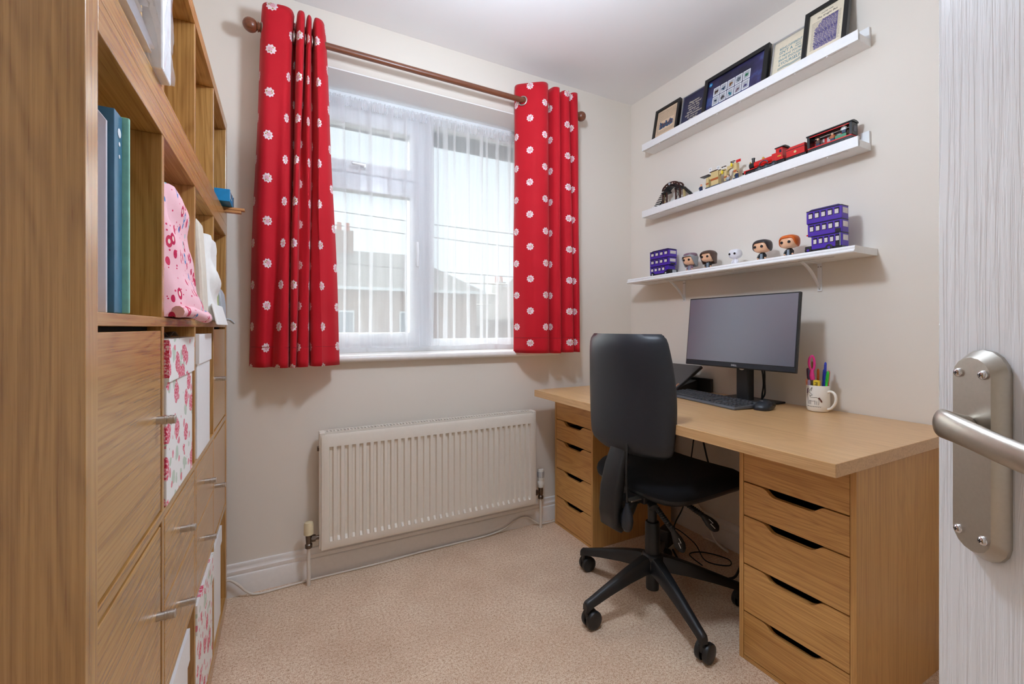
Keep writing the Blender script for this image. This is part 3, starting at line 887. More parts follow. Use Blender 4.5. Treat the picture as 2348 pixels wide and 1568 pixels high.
for j, z in enumerate(zs):
    for i, x in enumerate(xs):
        ed = edge[j] or (0.004 if i in (0, nx - 1) else 0)
        vsl.append((x, RF + 0.0120 * fl[i] * zl[j] + ed, z))
fsl = []
for j in range(len(zs) - 1):
    for i in range(nx - 1):
        a = j * nx + i
        fsl.append((a, a + 1, a + nx + 1, a + nx))
m.add(vsl, fsl)
m.build('front_panel', 'radiator', rad, 30)
b = MB()
b.box(RX0, RX1, RF + 0.0125, RF + 0.0165, RZ0, RZ1 - 0.001)
b.build('panel_body', 'radiator', rad, None, 0.002)
box('rear_panel', 'radiator', rad, RX0 + 0.02, RX1 - 0.02, RF + 0.055, RF + 0.064, RZ0 + 0.01, RZ1 - 0.01)
for x0, x1 in ((RX0 - 0.008, RX0 + 0.016), (RX1 - 0.016, RX1 + 0.008)):
    box('side_cover', 'radiator', rad, x0, x1, RF + 0.010, RF + 0.066, RZ0 + 0.004, RZ1 + 0.010, 0.004)
g = MB()
GX0, GX1 = RX0 + 0.016, RX1 - 0.016
g.box(GX0, GX1, RF + 0.0165, RF + 0.020, RZ1 - 0.004, RZ1 + 0.010).box(GX0, GX1, RF + 0.058, RF + 0.066, RZ1 - 0.004, RZ1 + 0.010)
k = GX0
while k < GX1:
    g.box(k, k + 0.0050, RF + 0.020, RF + 0.058, RZ1 - 0.002, RZ1 + 0.008)
    k += 0.0150
g.build('top_grille', 'radiator', rad)
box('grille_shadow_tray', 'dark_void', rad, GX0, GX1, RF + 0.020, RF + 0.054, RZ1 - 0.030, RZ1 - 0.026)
VY = 2.125
def valve(x, tip, pipe, right):
    v = MB()
    s = 1 if right else -1
    xe = RX1 if right else RX0
    v.cyl((xe, VY, 0.205), (x, VY, 0.205), 0.009, None, 12)
    v.lathe([(0.015, min(xe, x) + 0.012), (0.015, min(xe, x) + 0.028)], (0, VY, 0.205), 6, 'x')
    v.lathe([(0.011, 0.165), (0.015, 0.168), (0.015, 0.182), (0.011, 0.186), (0.013, 0.215), (0.013, 0.232)], (x, VY, 0), 14)
    v.build('valve_body', 'brass_dark', rad, 35)
    MB().cyl((x, VY, 0.0), (x, VY, 0.167), 0.0078, None, 12).build('pipe', 'cable_cream', rad, 50)
    return v
valve(0.100, 0, 0, False)
MB().lathe([(0.0185, 0.226), (0.020, 0.228), (0.0195, 0.272), (0.0165, 0.280), (0.004, 0.282)], (0.100, VY, 0), 20).build('lockshield_cap', 'cream_plastic', rad, 35)
valve(1.300, 0, 0, True)
trv = MB()
trv.lathe([(0.0165, 0.232), (0.0185, 0.236), (0.0195, 0.262), (0.0165, 0.268), (0.0165, 0.274), (0.0185, 0.280), (0.0180, 0.325), (0.0165, 0.334), (0.004, 0.336)], (1.300, VY, 0), 20)
th = trv.build('thermostat_head', 'grey_white_plastic', rad, 35)
tv = MB()
for k in range(12):
    a = 2 * PI * k / 12
    tv.obox((1.300 + 0.0182 * math.cos(a), VY + 0.0182 * math.sin(a), 0.305), (0.0016, 0.003, 0.034), Matrix.Rotation(a, 3, 'Z'))
tv.build('thermostat_vents', 'toy_grey', th)
box('bleed_stub', 'brass_dark', rad, RX0 - 0.016, RX0, VY - 0.008, VY + 0.008, 0.59, 0.61, 0.002)

# cream aerial lead along the skirting
cp = catmull([(-0.215, 2.150, 0.090), (-0.195, 2.162, 0.082), (-0.165, 2.160, 0.055), (-0.135, 2.156, 0.022), (-0.10, 2.150, 0.006), (-0.02, 2.152, 0.005), (0.14, 2.160, 0.005), (0.40, 2.158, 0.005), (0.62, 2.166, 0.006), (0.80, 2.168, 0.005), (0.98, 2.168, 0.006), (1.08, 2.170, 0.018), (1.15, 2.172, 0.046), (1.20, 2.172, 0.060), (1.25, 2.170, 0.048), (1.30, 2.155, 0.014), (1.36, 2.150, 0.006), (1.44, 2.158, 0.005)], 5)
lead = MB().tube(cp, 0.0048, 8).build('aerial_lead', 'cable_cream', None, 60)
tag(lead, 'cream cable lying along the skirting under the radiator', 'cable')

# ------------------------------------------------------------------ bookcase (lower 4x4 unit, upper single row)
BX0, BX1 = -0.592, -0.205
BY0, BY1 = 0.684, 2.140
YI = [0.724, 1.056, 1.072, 1.404, 1.420, 1.752, 1.768, 2.100]
CELL = [(YI[0], YI[1]), (YI[2], YI[3]), (YI[4], YI[5]), (YI[6], YI[7])]
ZB = [(0.05, 0.411), (0.428, 0.768), (0.786, 1.142), (1.160, 1.512)]       # row spans, bottom to top
bc = thing('bookcase', 'large oak cube bookcase with doors and drawers along the left wall', 'bookcase', (-0.40, 1.41, 0))
def panel(nm, ax, par, *b, bevel=0.0012):
    return box(nm, 'oak_' + ax, par, *b, bevel)
panel('side_panel', 'z', bc, BX0, BX1, BY0, YI[0], 0, 1.556)
panel('side_panel', 'z', bc, BX0, BX1, YI[7], BY1, 0, 1.556)
panel('bottom_panel', 'y', bc, BX0, BX1, YI[0], YI[7], 0, 0.05)
panel('top_panel', 'y', bc, BX0, BX1, YI[0], YI[7], 1.512, 1.556)
for a, b_ in ((0.411, 0.428), (0.768, 0.786), (1.142, 1.160)):
    panel('shelf', 'y', bc, BX0 + 0.002, BX1 - 0.001, YI[0], YI[7], a, b_)
for (z0, z1) in ZB:
    for i in (1, 3, 5):
        panel('divider', 'z', bc, BX0 + 0.002, BX1 - 0.001, YI[i], YI[i + 1], z0, z1)
def knob(par, y, z, x):
    k = MB().lathe([(0.0075, x), (0.0075, x + 0.012), (0.0085, x + 0.0125), (0.0085, x + 0.016), (0.0075, x + 0.0165), (0.0075, x + 0.019), (0.0085, x + 0.0195), (0.0085, x + 0.023), (0.0080, x + 0.0235), (0.0080, x + 0.0275), (0.0072, x + 0.0285)], (0, y, z), 18, 'x')
    return k.build('knob', 'steel', par, 35)
def bdoor(ci, ri, ky, kz):
    (y0, y1), (z0, z1) = CELL[ci], ZB[ri]
    g_ = 0.003
    d = panel('door', 'y', bc, BX1 - 0.020, BX1 - 0.002, y0 + g_, y1 - g_ - 0.004, z0 + 0.006, z1 - 0.008)
    knob(d, ky, kz, BX1 - 0.002)
    box('door_backing', 'dark_void', d, BX1 - 0.032, BX1 - 0.024, y0 + 0.001, y1 - 0.001, z0 + 0.001, z1 - 0.001)
bdoor(0, 2, 1.020, 0.968)
bdoor(0, 1, 1.020, 0.604)
bdoor(3, 2, 1.822, 0.962)
bdoor(3, 1, 1.822, 0.590)
for ci in (1, 2):
    (y0, y1), (z0, z1) = CELL[ci], ZB[1]
    zm = (z0 + z1) / 2
    box('drawer_carcass', 'oak_y', bc, BX1 - 0.03, BX1 - 0.024, y0, y1, z0, z1)
    for (a, b_) in ((z0 + 0.003, zm - 0.0015), (zm + 0.0015, z1 - 0.003)):
        d = panel('drawer', 'y', bc, BX1 - 0.020, BX1 - 0.001, y0 + 0.006, y1 - 0.006, a, b_)
        knob(d, (y0 + y1) / 2 - 0.012, (a + b_) / 2, BX1 - 0.001)
up = thing('shelf_unit', 'single row oak shelf unit stacked on top of the bookcase', 'bookcase', (-0.40, 1.41, 1.556))
UZ0, UZ1, UZT = 1.600, 1.940, 1.978
panel('side_panel', 'z', up, BX0, BX1, BY0, YI[0], 1.556, UZT)
panel('side_panel', 'z', up, BX0, BX1, YI[7], BY1, 1.556, UZT)
panel('bottom_panel', 'y', up, BX0, BX1, YI[0], YI[7], 1.5565, UZ0)
panel('top_panel', 'y', up, BX0, BX1, YI[0], YI[7], UZ1, UZT)
for i in (1, 3, 5):
    panel('divider', 'z', up, BX0, BX1 - 0.001, YI[i], YI[i + 1], UZ0, UZ1)

# ---- contents of the upper row
so = thing('paper_sorter', 'pale wooden letter sorter full of papers in the top row', 'sorter', (-0.40, 0.89, UZ0))
for z in (1.603, 1.668, 1.733, 1.798, 1.863, 1.928):
    box('sorter_shelf', 'ply', so, BX0 + 0.01, BX1 - 0.012, 0.738, 0.962, z, z + 0.005, 0.0006)
for y in (0.730, 0.962):
    box('sorter_side', 'ply', so, BX0 + 0.01, BX1 - 0.012, y, y + 0.008, 1.601, 1.936, 0.0006)
SORT_L = ['thin stack of white papers in the lowest slot of the letter sorter', 'curling white papers in the second slot of the letter sorter', 'white papers in the third slot of the letter sorter', 'white papers in the fourth slot of the letter sorter']
for k, z in enumerate((1.6085, 1.6735, 1.7385, 1.8035)):
    m = MB()
    rr = random.Random(k)
    for q in range(5):
        x1 = BX1 - 0.004 + rr.uniform(-0.02, 0.016)
        y0 = 0.742 + rr.uniform(0, 0.008); y1 = y0 + 0.19 + rr.uniform(0, 0.018)
        zz = z + q * 0.0036
        lift = rr.uniform(0.0, 0.012)
        m.add([(x1 - 0.29, y0, zz), (x1 - 0.29, y1, zz), (x1 - 0.06, y1, zz), (x1 - 0.06, y0, zz), (x1, y1, zz + 0.004 - lift * 0.3), (x1, y0, zz + lift)], [(0, 1, 2, 3), (3, 2, 4, 5)])
        k0 = len(m.v)
        m.add([(v[0], v[1], v[2] - 0.003) for v in m.v[k0 - 6:k0]], [(3, 2, 1, 0), (5, 4, 2, 3)])
    o = m.build('paper_stack', 'paper_white', None)
    tag(o, SORT_L[k], 'papers', 'papers in the letter sorter')
pf = thing('document_wallet', 'white document box in a clear plastic sleeve beside the letter sorter', 'document box', (-0.33, 1.012, UZ0))
box('card_block', 'paper_white', pf, -0.46, -0.190, 0.980, 1.044, UZ0 + 0.001, 1.93, 0.003)
sl = MB()
def fs(u, w):
    a = 2 * PI * u
    cx, cy = -0.325, 1.012
    x = 0.138 * math.copysign(abs(math.cos(a)) ** 0.25, math.cos(a)); y = 0.036 * math.copysign(abs(math.sin(a)) ** 0.25, math.sin(a))
    wr = 0.003 * math.sin(9 * a + 14 * w) + 0.002 * math.sin(23 * w + 5 * a)
    return (cx + x + wr, cy + y + wr, UZ0 + 0.002 + 0.334 * w), (u, w)
sl.grid(fs, 48, 20)
def poly():
    t = NT('clear_polythene')
    tr = t.n('BsdfTransparent')
    gl = t.n('BsdfGlossy'); gl.inputs['Roughness'].default_value = 0.12
    df = t.n('BsdfDiffuse'); df.inputs[0].default_value = (0.9, 0.9, 0.93, 1)
    m0 = t.n('MixShader'); m0.inputs[0].default_value = 0.4; t.l(gl.outputs[0], m0.inputs[1]); t.l(df.outputs[0], m0.inputs[2])
    mx = t.n('MixShader')
    t.l(t.math('MULTIPLY_ADD', t.noise(t.objco(0), 30, 3), 0.3, 0.08), mx.inputs[0]); t.l(tr.outputs[0], mx.inputs[1]); t.l(m0.outputs[0], mx.inputs[2])
    return t.fin(mx.outputs[0])
MAT['poly'] = poly()
sl.build('plastic_sleeve', 'poly', pf, 60)
ct = thing('blue_carton', 'small blue carton with barcode label at the end of the top row', 'carton', (-0.24, 2.03, UZ0))
box('carton_body', 'carton_blue', ct, -0.30, -0.180, 1.975, 2.080, UZ0 + 0.0215, 1.668, 0.001)
box('carton_end', 'carton_grey', ct, -0.300, -0.176, 2.081, 2.087, UZ0 + 0.0215, 1.664, 0.001)
box('barcode_label', 'label_white', ct, -0.1798, -0.1790, 1.985, 2.035, 1.637, 1.664)
bars = MB()
yy = 1.987
rr = random.Random(2)
while yy < 2.031:
    w = rr.choice([0.0012, 0.0022, 0.003])
    bars.box(-0.1790, -0.1787, yy, yy + w, 1.641, 1.661); yy += w + rr.choice([0.0014, 0.0024])
bars.build('barcode', 'toy_grey', ct)
for k, (z, x1, y, lab) in enumerate(((1.6005, -0.150, 2.074, 'lower wooden stick poking out of the top shelf'), (1.6110, -0.138, 2.076, 'upper wooden stick poking out of the top shelf'))):
    o = MB().obox((x1 - 0.16, y, z + 0.005), (0.32, 0.026, 0.0095), Matrix.Rotation(0.02 - 0.02 * k, 3, 'Z')).build('wooden_stick', 'stick', None, None, 0.001)
    tag(o, lab, 'stick', 'wooden sticks on the top shelf')

# ---- contents of the open row under it
z0, z1 = ZB[3]
fw_ = thing('lever_arch_file', 'white lever arch file at the near end of the open row', 'file', (-0.37, 0.765, z0))
box('file_spine', 'file_white', fw_, BX1 - 0.075, BX1 - 0.07, 0.728, 0.800, z0 + 0.001, z0 + 0.286, 0.001)
m = MB().prism([(-0.530, z0 + 0.001), (BX1 - 0.012, z0 + 0.001), (BX1 - 0.012, z0 + 0.268), (BX1 - 0.022, z0 + 0.282), (BX1 - 0.04, z0 + 0.286), (-0.530, z0 + 0.286)], 'y', 0.796, 0.801)
m.prism([(-0.530, z0 + 0.001), (BX1 - 0.012, z0 + 0.001), (BX1 - 0.012, z0 + 0.268), (BX1 - 0.022, z0 + 0.282), (BX1 - 0.04, z0 + 0.286), (-0.530, z0 + 0.286)], 'y', 0.727, 0.731)
m.build('file_boards', 'file_white', fw_, None, 0.0008)
MB().lathe([(0.012, 0.8005), (0.012, 0.8025), (0.0095, 0.803), (0.0095, 0.8005)], (-0.248, 0, z0 + 0.030), 20, 'y').build('finger_ring', 'nickel', fw_, 40)
tf = thing('teal_folder', 'teal folder with mint edge standing beside the white file', 'folder', (-0.36, 0.84, z0))
box('folder_board', 'teal_board', tf, -0.52, BX1 - 0.006, 0.806, 0.840, z0 + 0.001, z0 + 0.290, 0.001)
box('folder_pages', 'mint_edge', tf, -0.515, BX1 + 0.002, 0.8405, 0.8455, z0 + 0.001, z0 + 0.292, 0.0015)
box('folder_trim', 'lime', tf, -0.516, BX1 - 0.002, 0.8457, 0.8475, z0 + 0.001, z0 + 0.294, 0.0005)
fm = MB()
for (zz, r) in ((z0 + 0.262, 0.007), (z0 + 0.246, 0.0035), (z0 + 0.228, 0.003)):
    fm.lathe([(r, BX1 - 0.0056), (r * 0.9, BX1 - 0.0053)], (0, 0.826, zz), 10, 'x')
fm.build('printed_motif', 'label_white', tf)

def soft_bag(name, label, mats, y0, y1, zt, xt, xb, seed, lean=0.0, cat='bag', grp=None):
    """a stuffed fabric bag leaning out of its cubby"""
    b = thing(name, label, cat, ((BX0 + xb) / 2, (y0 + y1) / 2, z0), 0, grp)
    m = MB()
    NU, NV = 56, 30
    def fn(u, w):
        a = 2 * PI * u
        z = z0 + 0.002 + (zt - z0) * (1 - (1 - min(1, w / 0.94)) ** 1.0)
        xf = xb + (xt - xb) * (w ** 0.9)
        xr = BX0 + 0.06
        cx, hx = (xf + xr) / 2, (xf - xr) / 2
        cy, hy = (y0 + y1) / 2, (y1 - y0) / 2 * (0.985 - 0.10 * w * lean)
        sh = 1.0 if w < 0.93 else math.sqrt(max(0.0, 1 - ((w - 0.93) / 0.07) ** 2)) * 0.45 + 0.55 * (1 - (w - 0.93) / 0.07)
        ca, sa = math.cos(a), math.sin(a)
        e = 0.35
        x = hx * math.copysign(abs(ca) ** e, ca); y = hy * math.copysign(abs(sa) ** e, sa)
        wr = 0.006 * math.sin(5 * a + seed) * math.sin(3.1 * w * PI + a) + 0.004 * math.sin(11 * a + 9 * w + seed) + 0.004 * math.sin(17 * w + 3 * a)
        if sa > 0.3 or sa < -0.3:
            wr *= 0.3
        if w > 0.93:
            z = z0 + (zt - z0) * (0.93 + (w - 0.93))
        return (cx + x * sh + wr, cy + y * sh, z), (u, w)
    m.grid(fn, NU, NV)
    k = len(m.v)
    m.f.append(tuple(range(k - NU - 1, k - 1)))
    m.build('bag_body', mats, b, 60)
    return b
pb = soft_bag('printed_bag', 'pink printed cotton bag bulging out of its cubby', 'pink_cotton', CELL[1][0] + 0.006, CELL[1][1] - 0.04, z0 + 0.290, BX1 - 0.012, BX1 + 0.030, 1)
# turned-up hem at the foot of the pink bag
m = MB()
m.tube(catmull([(BX1 + 0.018, CELL[1][0] + 0.014, z0 + 0.012), (BX1 + 0.030, CELL[1][0] + 0.07, z0 + 0.013), (BX1 + 0.034, 1.18, z0 + 0.010), (BX1 + 0.040, 1.25, z0 + 0.004), (BX1 + 0.037, 1.31, z0 + 0.004), (BX1 + 0.026, 1.352, z0 + 0.012)], 5), 0.012, 10)
m.build('bag_hem', 'pink_cotton', pb, 60)
wb = soft_bag('white_bag', 'white cotton bag with a cream side hanging out of its cubby', 'white_cotton', CELL[2][0] + 0.090, CELL[2][1] - 0.008, z0 + 0.262, BX1 + 0.012, BX1 + 0.024, 4)
m = MB().prism([(BX0 + 0.08, z0 + 0.002), (BX1 + 0.018, z0 + 0.002), (BX1 + 0.012, z0 + 0.14), (BX1 + 0.004, z0 + 0.268), (BX1 - 0.010, z0 + 0.280), (BX0 + 0.08, z0 + 0.280)], 'y', CELL[2][0] + 0.008, CELL[2][0] + 0.086)
m.build('cream_side', 'cream_cotton', wb, None, 0.008)
m = MB().add([(BX1 + 0.026, CELL[2][0] + 0.10, z0 + 0.05), (BX1 + 0.026, CELL[2][1] - 0.02, z0 + 0.05), (BX1 + 0.040, CELL[2][1] + 0.006, z0 - 0.012), (BX1 + 0.040, CELL[2][0] + 0.085, z0 - 0.012), (BX1 + 0.020, CELL[2][0] + 0.10, z0 + 0.05), (BX1 + 0.020, CELL[2][1] - 0.02, z0 + 0.05), (BX1 + 0.034, CELL[2][1] + 0.006, z0 - 0.010), (BX1 + 0.034, CELL[2][0] + 0.085, z0 - 0.010)], [(0, 1, 2, 3), (4, 7, 6, 5), (0, 4, 5, 1), (1, 5, 6, 2), (2, 6, 7, 3), (3, 7, 4, 0)])
m.build('bag_flap', 'white_cotton', wb, None, 0.002)
gp = thing('mesh_pouch', 'grey mesh pouch with green print beside the white bag', 'pouch', (-0.33, 1.84, z0))
pts = [(BX0 + 0.15, z0 + 0.001), (BX1 + 0.022, z0 + 0.001), (BX1 + 0.020, z0 + 0.06)]
for k in range(7):
    a = PI / 2 * k / 6
    pts.append((BX1 - 0.040 + 0.058 * math.cos(a), z0 + 0.085 + 0.055 * math.sin(a)))
pts += [(BX0 + 0.15, z0 + 0.14)]
MB().prism(pts, 'y', 1.775, 1.895).build('pouch_body', 'grey_mesh', gp, 50, 0.004)
box('green_print', 'lime', gp, BX1 - 0.03, BX1 + 0.0105, 1.7735, 1.7745, z0 + 0.03, z0 + 0.10)
MB().tube([(BX1 + 0.024, 1.85, z0 + 0.010), (BX1 + 0.034, 1.87, z0 + 0.008), (BX1 + 0.046, 1.885, z0 - 0.004)], 0.004, 6).build('zip_pull', 'grey_mesh', gp, 60)

# ---- storage boxes
def sbox(name, label, mat, ci, zr, y0, y1, hgt, lid, xf, grp):
    zb = zr + 0.001
    b = thing(name, label, 'box', ((BX0 + BX1) / 2, (y0 + y1) / 2, zb), 0, grp)
    box('box_body', mat, b, BX0 + 0.03, xf - 0.004, y0 + 0.003, y1 - 0.003, zb, zb + hgt - 0.004, 0.002)
    m = MB()
    zl = zb + hgt
    t_ = 0.002
    m.box(BX0 + 0.027, xf, y0, y1, zl - t_, zl)
    m.box(xf - t_, xf, y0, y1, zl - lid, zl - t_).box(BX0 + 0.027, BX0 + 0.029, y0, y1, zl - lid, zl - t_).box(BX0 + 0.029, xf - t_, y0, y0 + t_, zl - lid, zl - t_).box(BX0 + 0.029, xf - t_, y1 - t_, y1, zl - lid, zl - t_)
    m.build('box_lid', mat, b)
    return b
sbox('rose_box', 'white rose-printed lidded box between the upper door and the plain white box', 'rose_card', 1, 0.786, 1.076, 1.352, 0.330, 0.085, BX1 + 0.006, 'rose-printed storage boxes')
sbox('white_box', 'plain white lidded box on the middle row beside the rose-printed box', 'white_card', 2, 0.786, 1.424, 1.650, 0.335, 0.080, BX1 + 0.006, 'plain white storage boxes')
sbox('white_box', 'plain white box on the bottom row nearest the camera', 'white_card', 1, 0.05, 1.076, 1.345, 0.335, 0.08, BX1 - 0.002, 'plain white storage boxes')
sbox('rose_box', 'white rose-printed box on the bottom row', 'rose_card', 2, 0.05, 1.424, 1.742, 0.345, 0.08, BX1 + 0.002, 'rose-printed storage boxes')
sbox('white_box', 'plain white box on the bottom row beside the skirting', 'white_card', 3, 0.05, 1.772, 1.990, 0.335, 0.06, BX1 - 0.002, 'plain white storage boxes')
gap_sheet = MB()
def fb(u, w):
    return (BX1 - 0.03 - 0.3 * w, 1.08 + 0.30 * u, 1.1185 + 0.012 * (0.5 + 0.5 * math.sin(17 * u) * math.cos(13 * w))), (u, w)
gap_sheet.grid(fb, 24, 20)
pbk = gap_sheet.build('dark_gap_sheet', 'black_plastic', None, 60)  # black sheet stands in for the shaded gap above the lid
so_ = pbk.modifiers.new('thickness', 'SOLIDIFY'); so_.thickness = 0.001
tag(pbk, 'thin black sheet standing in for the dark gap above the upper rose-printed box', 'sheet')

# ------------------------------------------------------------------ desk top and drawer units
DZ0, DZ1 = 0.757, 0.793
dt = MB().box(1.242, 2.045, 0.598, 2.098, DZ0, DZ1).build('desktop', 'desk_oak', None, None, 0.0015)
tag(dt, 'long oak desktop lying on two drawer units', 'desktop')
UXF = 1.405
ZD = [(0.016, 0.164), (0.1685, 0.3275), (0.332, 0.4925), (0.497, 0.6085), (0.613, 0.752)]
def drawer_unit(label, y0, y1):
    u = thing('drawer_unit', label, 'drawer unit', ((UXF + 1.96) / 2, (y0 + y1) / 2, 0), 0, 'drawer units under the desktop')
    xb = 1.965
    t = 0.015
    box('side_panel', 'unit_z', u, UXF, xb, y0, y0 + t, 0.0, 0.7565, 0.0008)
    box('side_panel', 'unit_z', u, UXF, xb, y1 - t, y1, 0.0, 0.7565, 0.0008)
    box('plinth', 'unit_y', u, UXF + 0.001, xb, y0 + t, y1 - t, 0.0, 0.013, 0.0008)
    box('back_panel', 'unit_z', u, xb - 0.006, xb, y0 + t, y1 - t, 0.013, 0.7565)
    box('top_panel', 'unit_y', u, UXF + 0.02, xb - 0.006, y0 + t, y1 - t, 0.744, 0.7565)
    a, b = y0 + t + 0.0015, y1 - t - 0.0015
    cy = (a + b) / 2
    for (zl, zh) in ZD:
        nt = [(0.098, 0.0), (0.090, 0.0012), (0.080, 0.006), (0.068, 0.0165), (0.060, 0.0205), (0.052, 0.022)]
        top = [(cy + d, zh - h) for d, h in nt] + [(cy - d, zh - h) for d, h in reversed(nt)]
        pts = [(a, zl), (b, zl), (b, zh)] + top + [(a, zh)]
        d = MB().prism(pts, 'x', UXF + 0.001, UXF + 0.018).build('drawer', 'unit_y', u, None, 0.0006)
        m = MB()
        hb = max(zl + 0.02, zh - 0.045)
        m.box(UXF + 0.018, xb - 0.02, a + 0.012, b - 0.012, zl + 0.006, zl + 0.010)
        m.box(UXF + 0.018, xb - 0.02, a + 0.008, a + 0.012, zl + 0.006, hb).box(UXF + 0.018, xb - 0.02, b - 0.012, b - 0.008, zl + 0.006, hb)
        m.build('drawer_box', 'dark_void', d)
    return u
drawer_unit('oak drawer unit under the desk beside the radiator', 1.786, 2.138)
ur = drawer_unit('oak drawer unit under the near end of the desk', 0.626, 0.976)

# ------------------------------------------------------------------ office chair (local +x is the way it faces)
ch = thing('office_chair', 'black swivel office chair with high back at the desk', 'chair', (1.360, 1.335, 0), math.radians(3))
CA = [math.radians(a - 3) for a in (181, 253, 325, 37, 109)]
hub = MB().lathe([(0.032, 0.128), (0.046, 0.135), (0.050, 0.165), (0.044, 0.196), (0.034, 0.206), (0.028, 0.207)], (0, 0, 0), 24)
hub.build('base_hub', 'black_plastic', ch, 40, 0, True)
for i, a in enumerate(CA):
    c, s = math.cos(a), math.sin(a)
    rings = []
    for r, w, zt, zb in ((0.030, 0.030, 0.202, 0.140), (0.06, 0.027, 0.198, 0.139), (0.14, 0.022, 0.176, 0.126), (0.24, 0.018, 0.142, 0.104), (0.325, 0.0155, 0.112, 0.082), (0.345, 0.015, 0.106, 0.072), (0.352, 0.012, 0.098, 0.072)):
        ring = []
        for (oy, oz) in ((-w, zb), (w, zb), (w * 0.92, zb + (zt - zb) * 0.72), (w * 0.6, zt - 0.003), (0, zt), (-w * 0.6, zt - 0.003), (-w * 0.92, zb + (zt - zb) * 0.72)):
            ring.append((r * c - oy * s, r * s + oy * c, oz))
        rings.append(ring)
    MB().rings(rings).build('base_leg', 'black_plastic', ch, 40, 0, True)
    # twin-wheel castor
    px, py = 0.338 * c, 0.338 * s
    sw = [4.70, 4.82, 4.62, 4.75, 4.58][i]
    dx, dy = math.cos(sw), math.sin(sw)      # wheel axle direction
    ox, oy_ = px + 0.018 * -dy, py + 0.018 * dx
    cs = MB()
    cs.cyl((px, py, 0.048), (px, py, 0.088), 0.010, None, 12)
    cs.obox((ox * 0.6 + px * 0.4, oy_ * 0.6 + py * 0.4, 0.050), (0.020, 0.040, 0.022), Matrix.Rotation(sw, 3, 'Z'))
    co_ = cs.build('castor', 'black_plastic', ch, 40, 0, True)
    for sg in (-1, 1):
        w = MB()
        prof = [(0.010, 0.004), (0.031, 0.005), (0.0335, 0.008), (0.0335, 0.019), (0.031, 0.023), (0.024, 0.0255), (0.004, 0.0265)]
        rings = []
        for r, h in prof:
            rings.append([(ox + dx * sg * h - dy * r * math.cos(q), oy_ + dy * sg * h + dx * r * math.cos(q), 0.034 + r * math.sin(q)) for q in [2 * PI * k / 24 for k in range(24)]])
        w.rings(rings)
        w.build('castor_wheel', 'black_plastic', co_, 35, 0, True)
MB().lathe([(0.020, 0.056), (0.026, 0.058), (0.0265, 0.205), (0.030, 0.207), (0.029, 0.330), (0.026, 0.335), (0.0185, 0.336), (0.0185, 0.470)], (0, 0, 0), 22).build('gas_lift', 'black_plastic', ch, 35, 0, True)
me_ = MB().box(-0.13, 0.14, -0.075, 0.075, 0.455, 0.490).box(-0.20, -0.10, -0.03, 0.03, 0.440, 0.470)
me_.build('tilt_mechanism', 'black_plastic', ch, None, 0.004, True)
MB().box(-0.185, -0.085, -0.062, -0.030, 0.470, 0.476).build('mechanism_plate', 'nickel', ch, None, 0.002, True)
# seat: pan and cushion
def slab(z_of, hx, hy, cx, e=0.42, n=48):
    rings = []
    for (k, zf) in z_of:
        ring = []
        for q in range(n):
            a = 2 * PI * q / n
            ca, sa = math.cos(a), math.sin(a)
            x = hx * k * math.copysign(abs(ca) ** e, ca); y = hy * k * math.copysign(abs(sa) ** e, sa)
            fx = x / hx
            drop = 0.035 * max(0, fx - 0.35) ** 2 * 2.4 + 0.012 * max(0, -fx - 0.6)
            saddle = -0.010 * (1 - min(1, (abs(y) / hy) ** 2)) if zf > 0.54 else 0
            ring.append((cx + x, y, zf - drop + saddle))
        rings.append(ring)
    return rings
MB().rings(slab([(0.70, 0.476), (0.90, 0.482), (0.985, 0.502), (1.0, 0.512)], 0.250, 0.238, 0.100)).build('seat_pan', 'black_plastic', ch, 50, 0, True)
MB().rings(slab([(1.0, 0.512), (1.01, 0.526), (0.995, 0.546), (0.95, 0.562), (0.85, 0.572), (0.6, 0.578), (0.3, 0.579), (0.04, 0.579)], 0.250, 0.238, 0.100)).build('seat_cushion', 'chair_cloth', ch, 60, 0, True)
# backrest shell (behind) and cushion (in front)
def back_pt(u, w, off):
    """u -1..1 across, w 0..1 up"""
    z = 0.656 + 0.460 * w
    half = 0.196 + 0.034 * math.sin(PI * min(1, (w + 0.16) * 0.76)) - 0.012 * w
    # rounded corners
    rc = 0.10
    if w < rc: half *= 1 - 0.16 * (1 - math.sqrt(max(0, 1 - ((rc - w) / rc) ** 2)))
    if w > 1 - 0.08: half *= 1 - 0.10 * (1 - math.sqrt(max(0, 1 - ((w - 0.92) / 0.08) ** 2)))
    y = half * u
    x = -0.196 - 0.030 * math.sin(PI * (w * 0.85 + 0.02)) * -0.6 + 0.055 * abs(u) ** 2.2 - 0.028 * w + off
    return x, y, z
NB, NW = 28, 26
sh = MB()
for (o_, nm) in ((0, 0),):
    rings = []
    for j in range(NW + 1):
        w = j / NW
        row = []
        th_ = 0.048 * (1 - 0.75 * abs(2 * w - 1) ** 6)
        for i in range(NB + 1):
            u = -1 + 2 * i / NB
            e = 1 - 0.9 * abs(u) ** 10
            row.append(back_pt(u, w, -0.022 * e * (1 - abs(2 * w - 1) ** 8)))
        for i in range(NB + 1):
            u = 1 - 2 * i / NB
            row.append(back_pt(u * 0.995, w, 0.012))
        rings.append(row)
    sh.rings(rings)
sh.build('back_shell', 'chair_shell', ch, 55, 0, True)
cu = MB()
rings = []
for j in range(NW + 1):
    w = j / NW
    row = []
    for i in range(NB + 1):
        u = -1 + 2 * i / NB
        row.append(back_pt(u * 0.985, 0.01 + 0.98 * w, 0.0125))
    for i in range(NB + 1):
        u = 1 - 2 * i / NB
        row.append(back_pt(u * 0.97, 0.015 + 0.97 * w, 0.014 + 0.034 * (1 - abs(u) ** 6) * (1 - abs(2 * w - 1) ** 6)))
    rings.append(row)
cu.rings(rings)
cu.build('back_cushion', 'chair_cloth', ch, 60, 0, True)
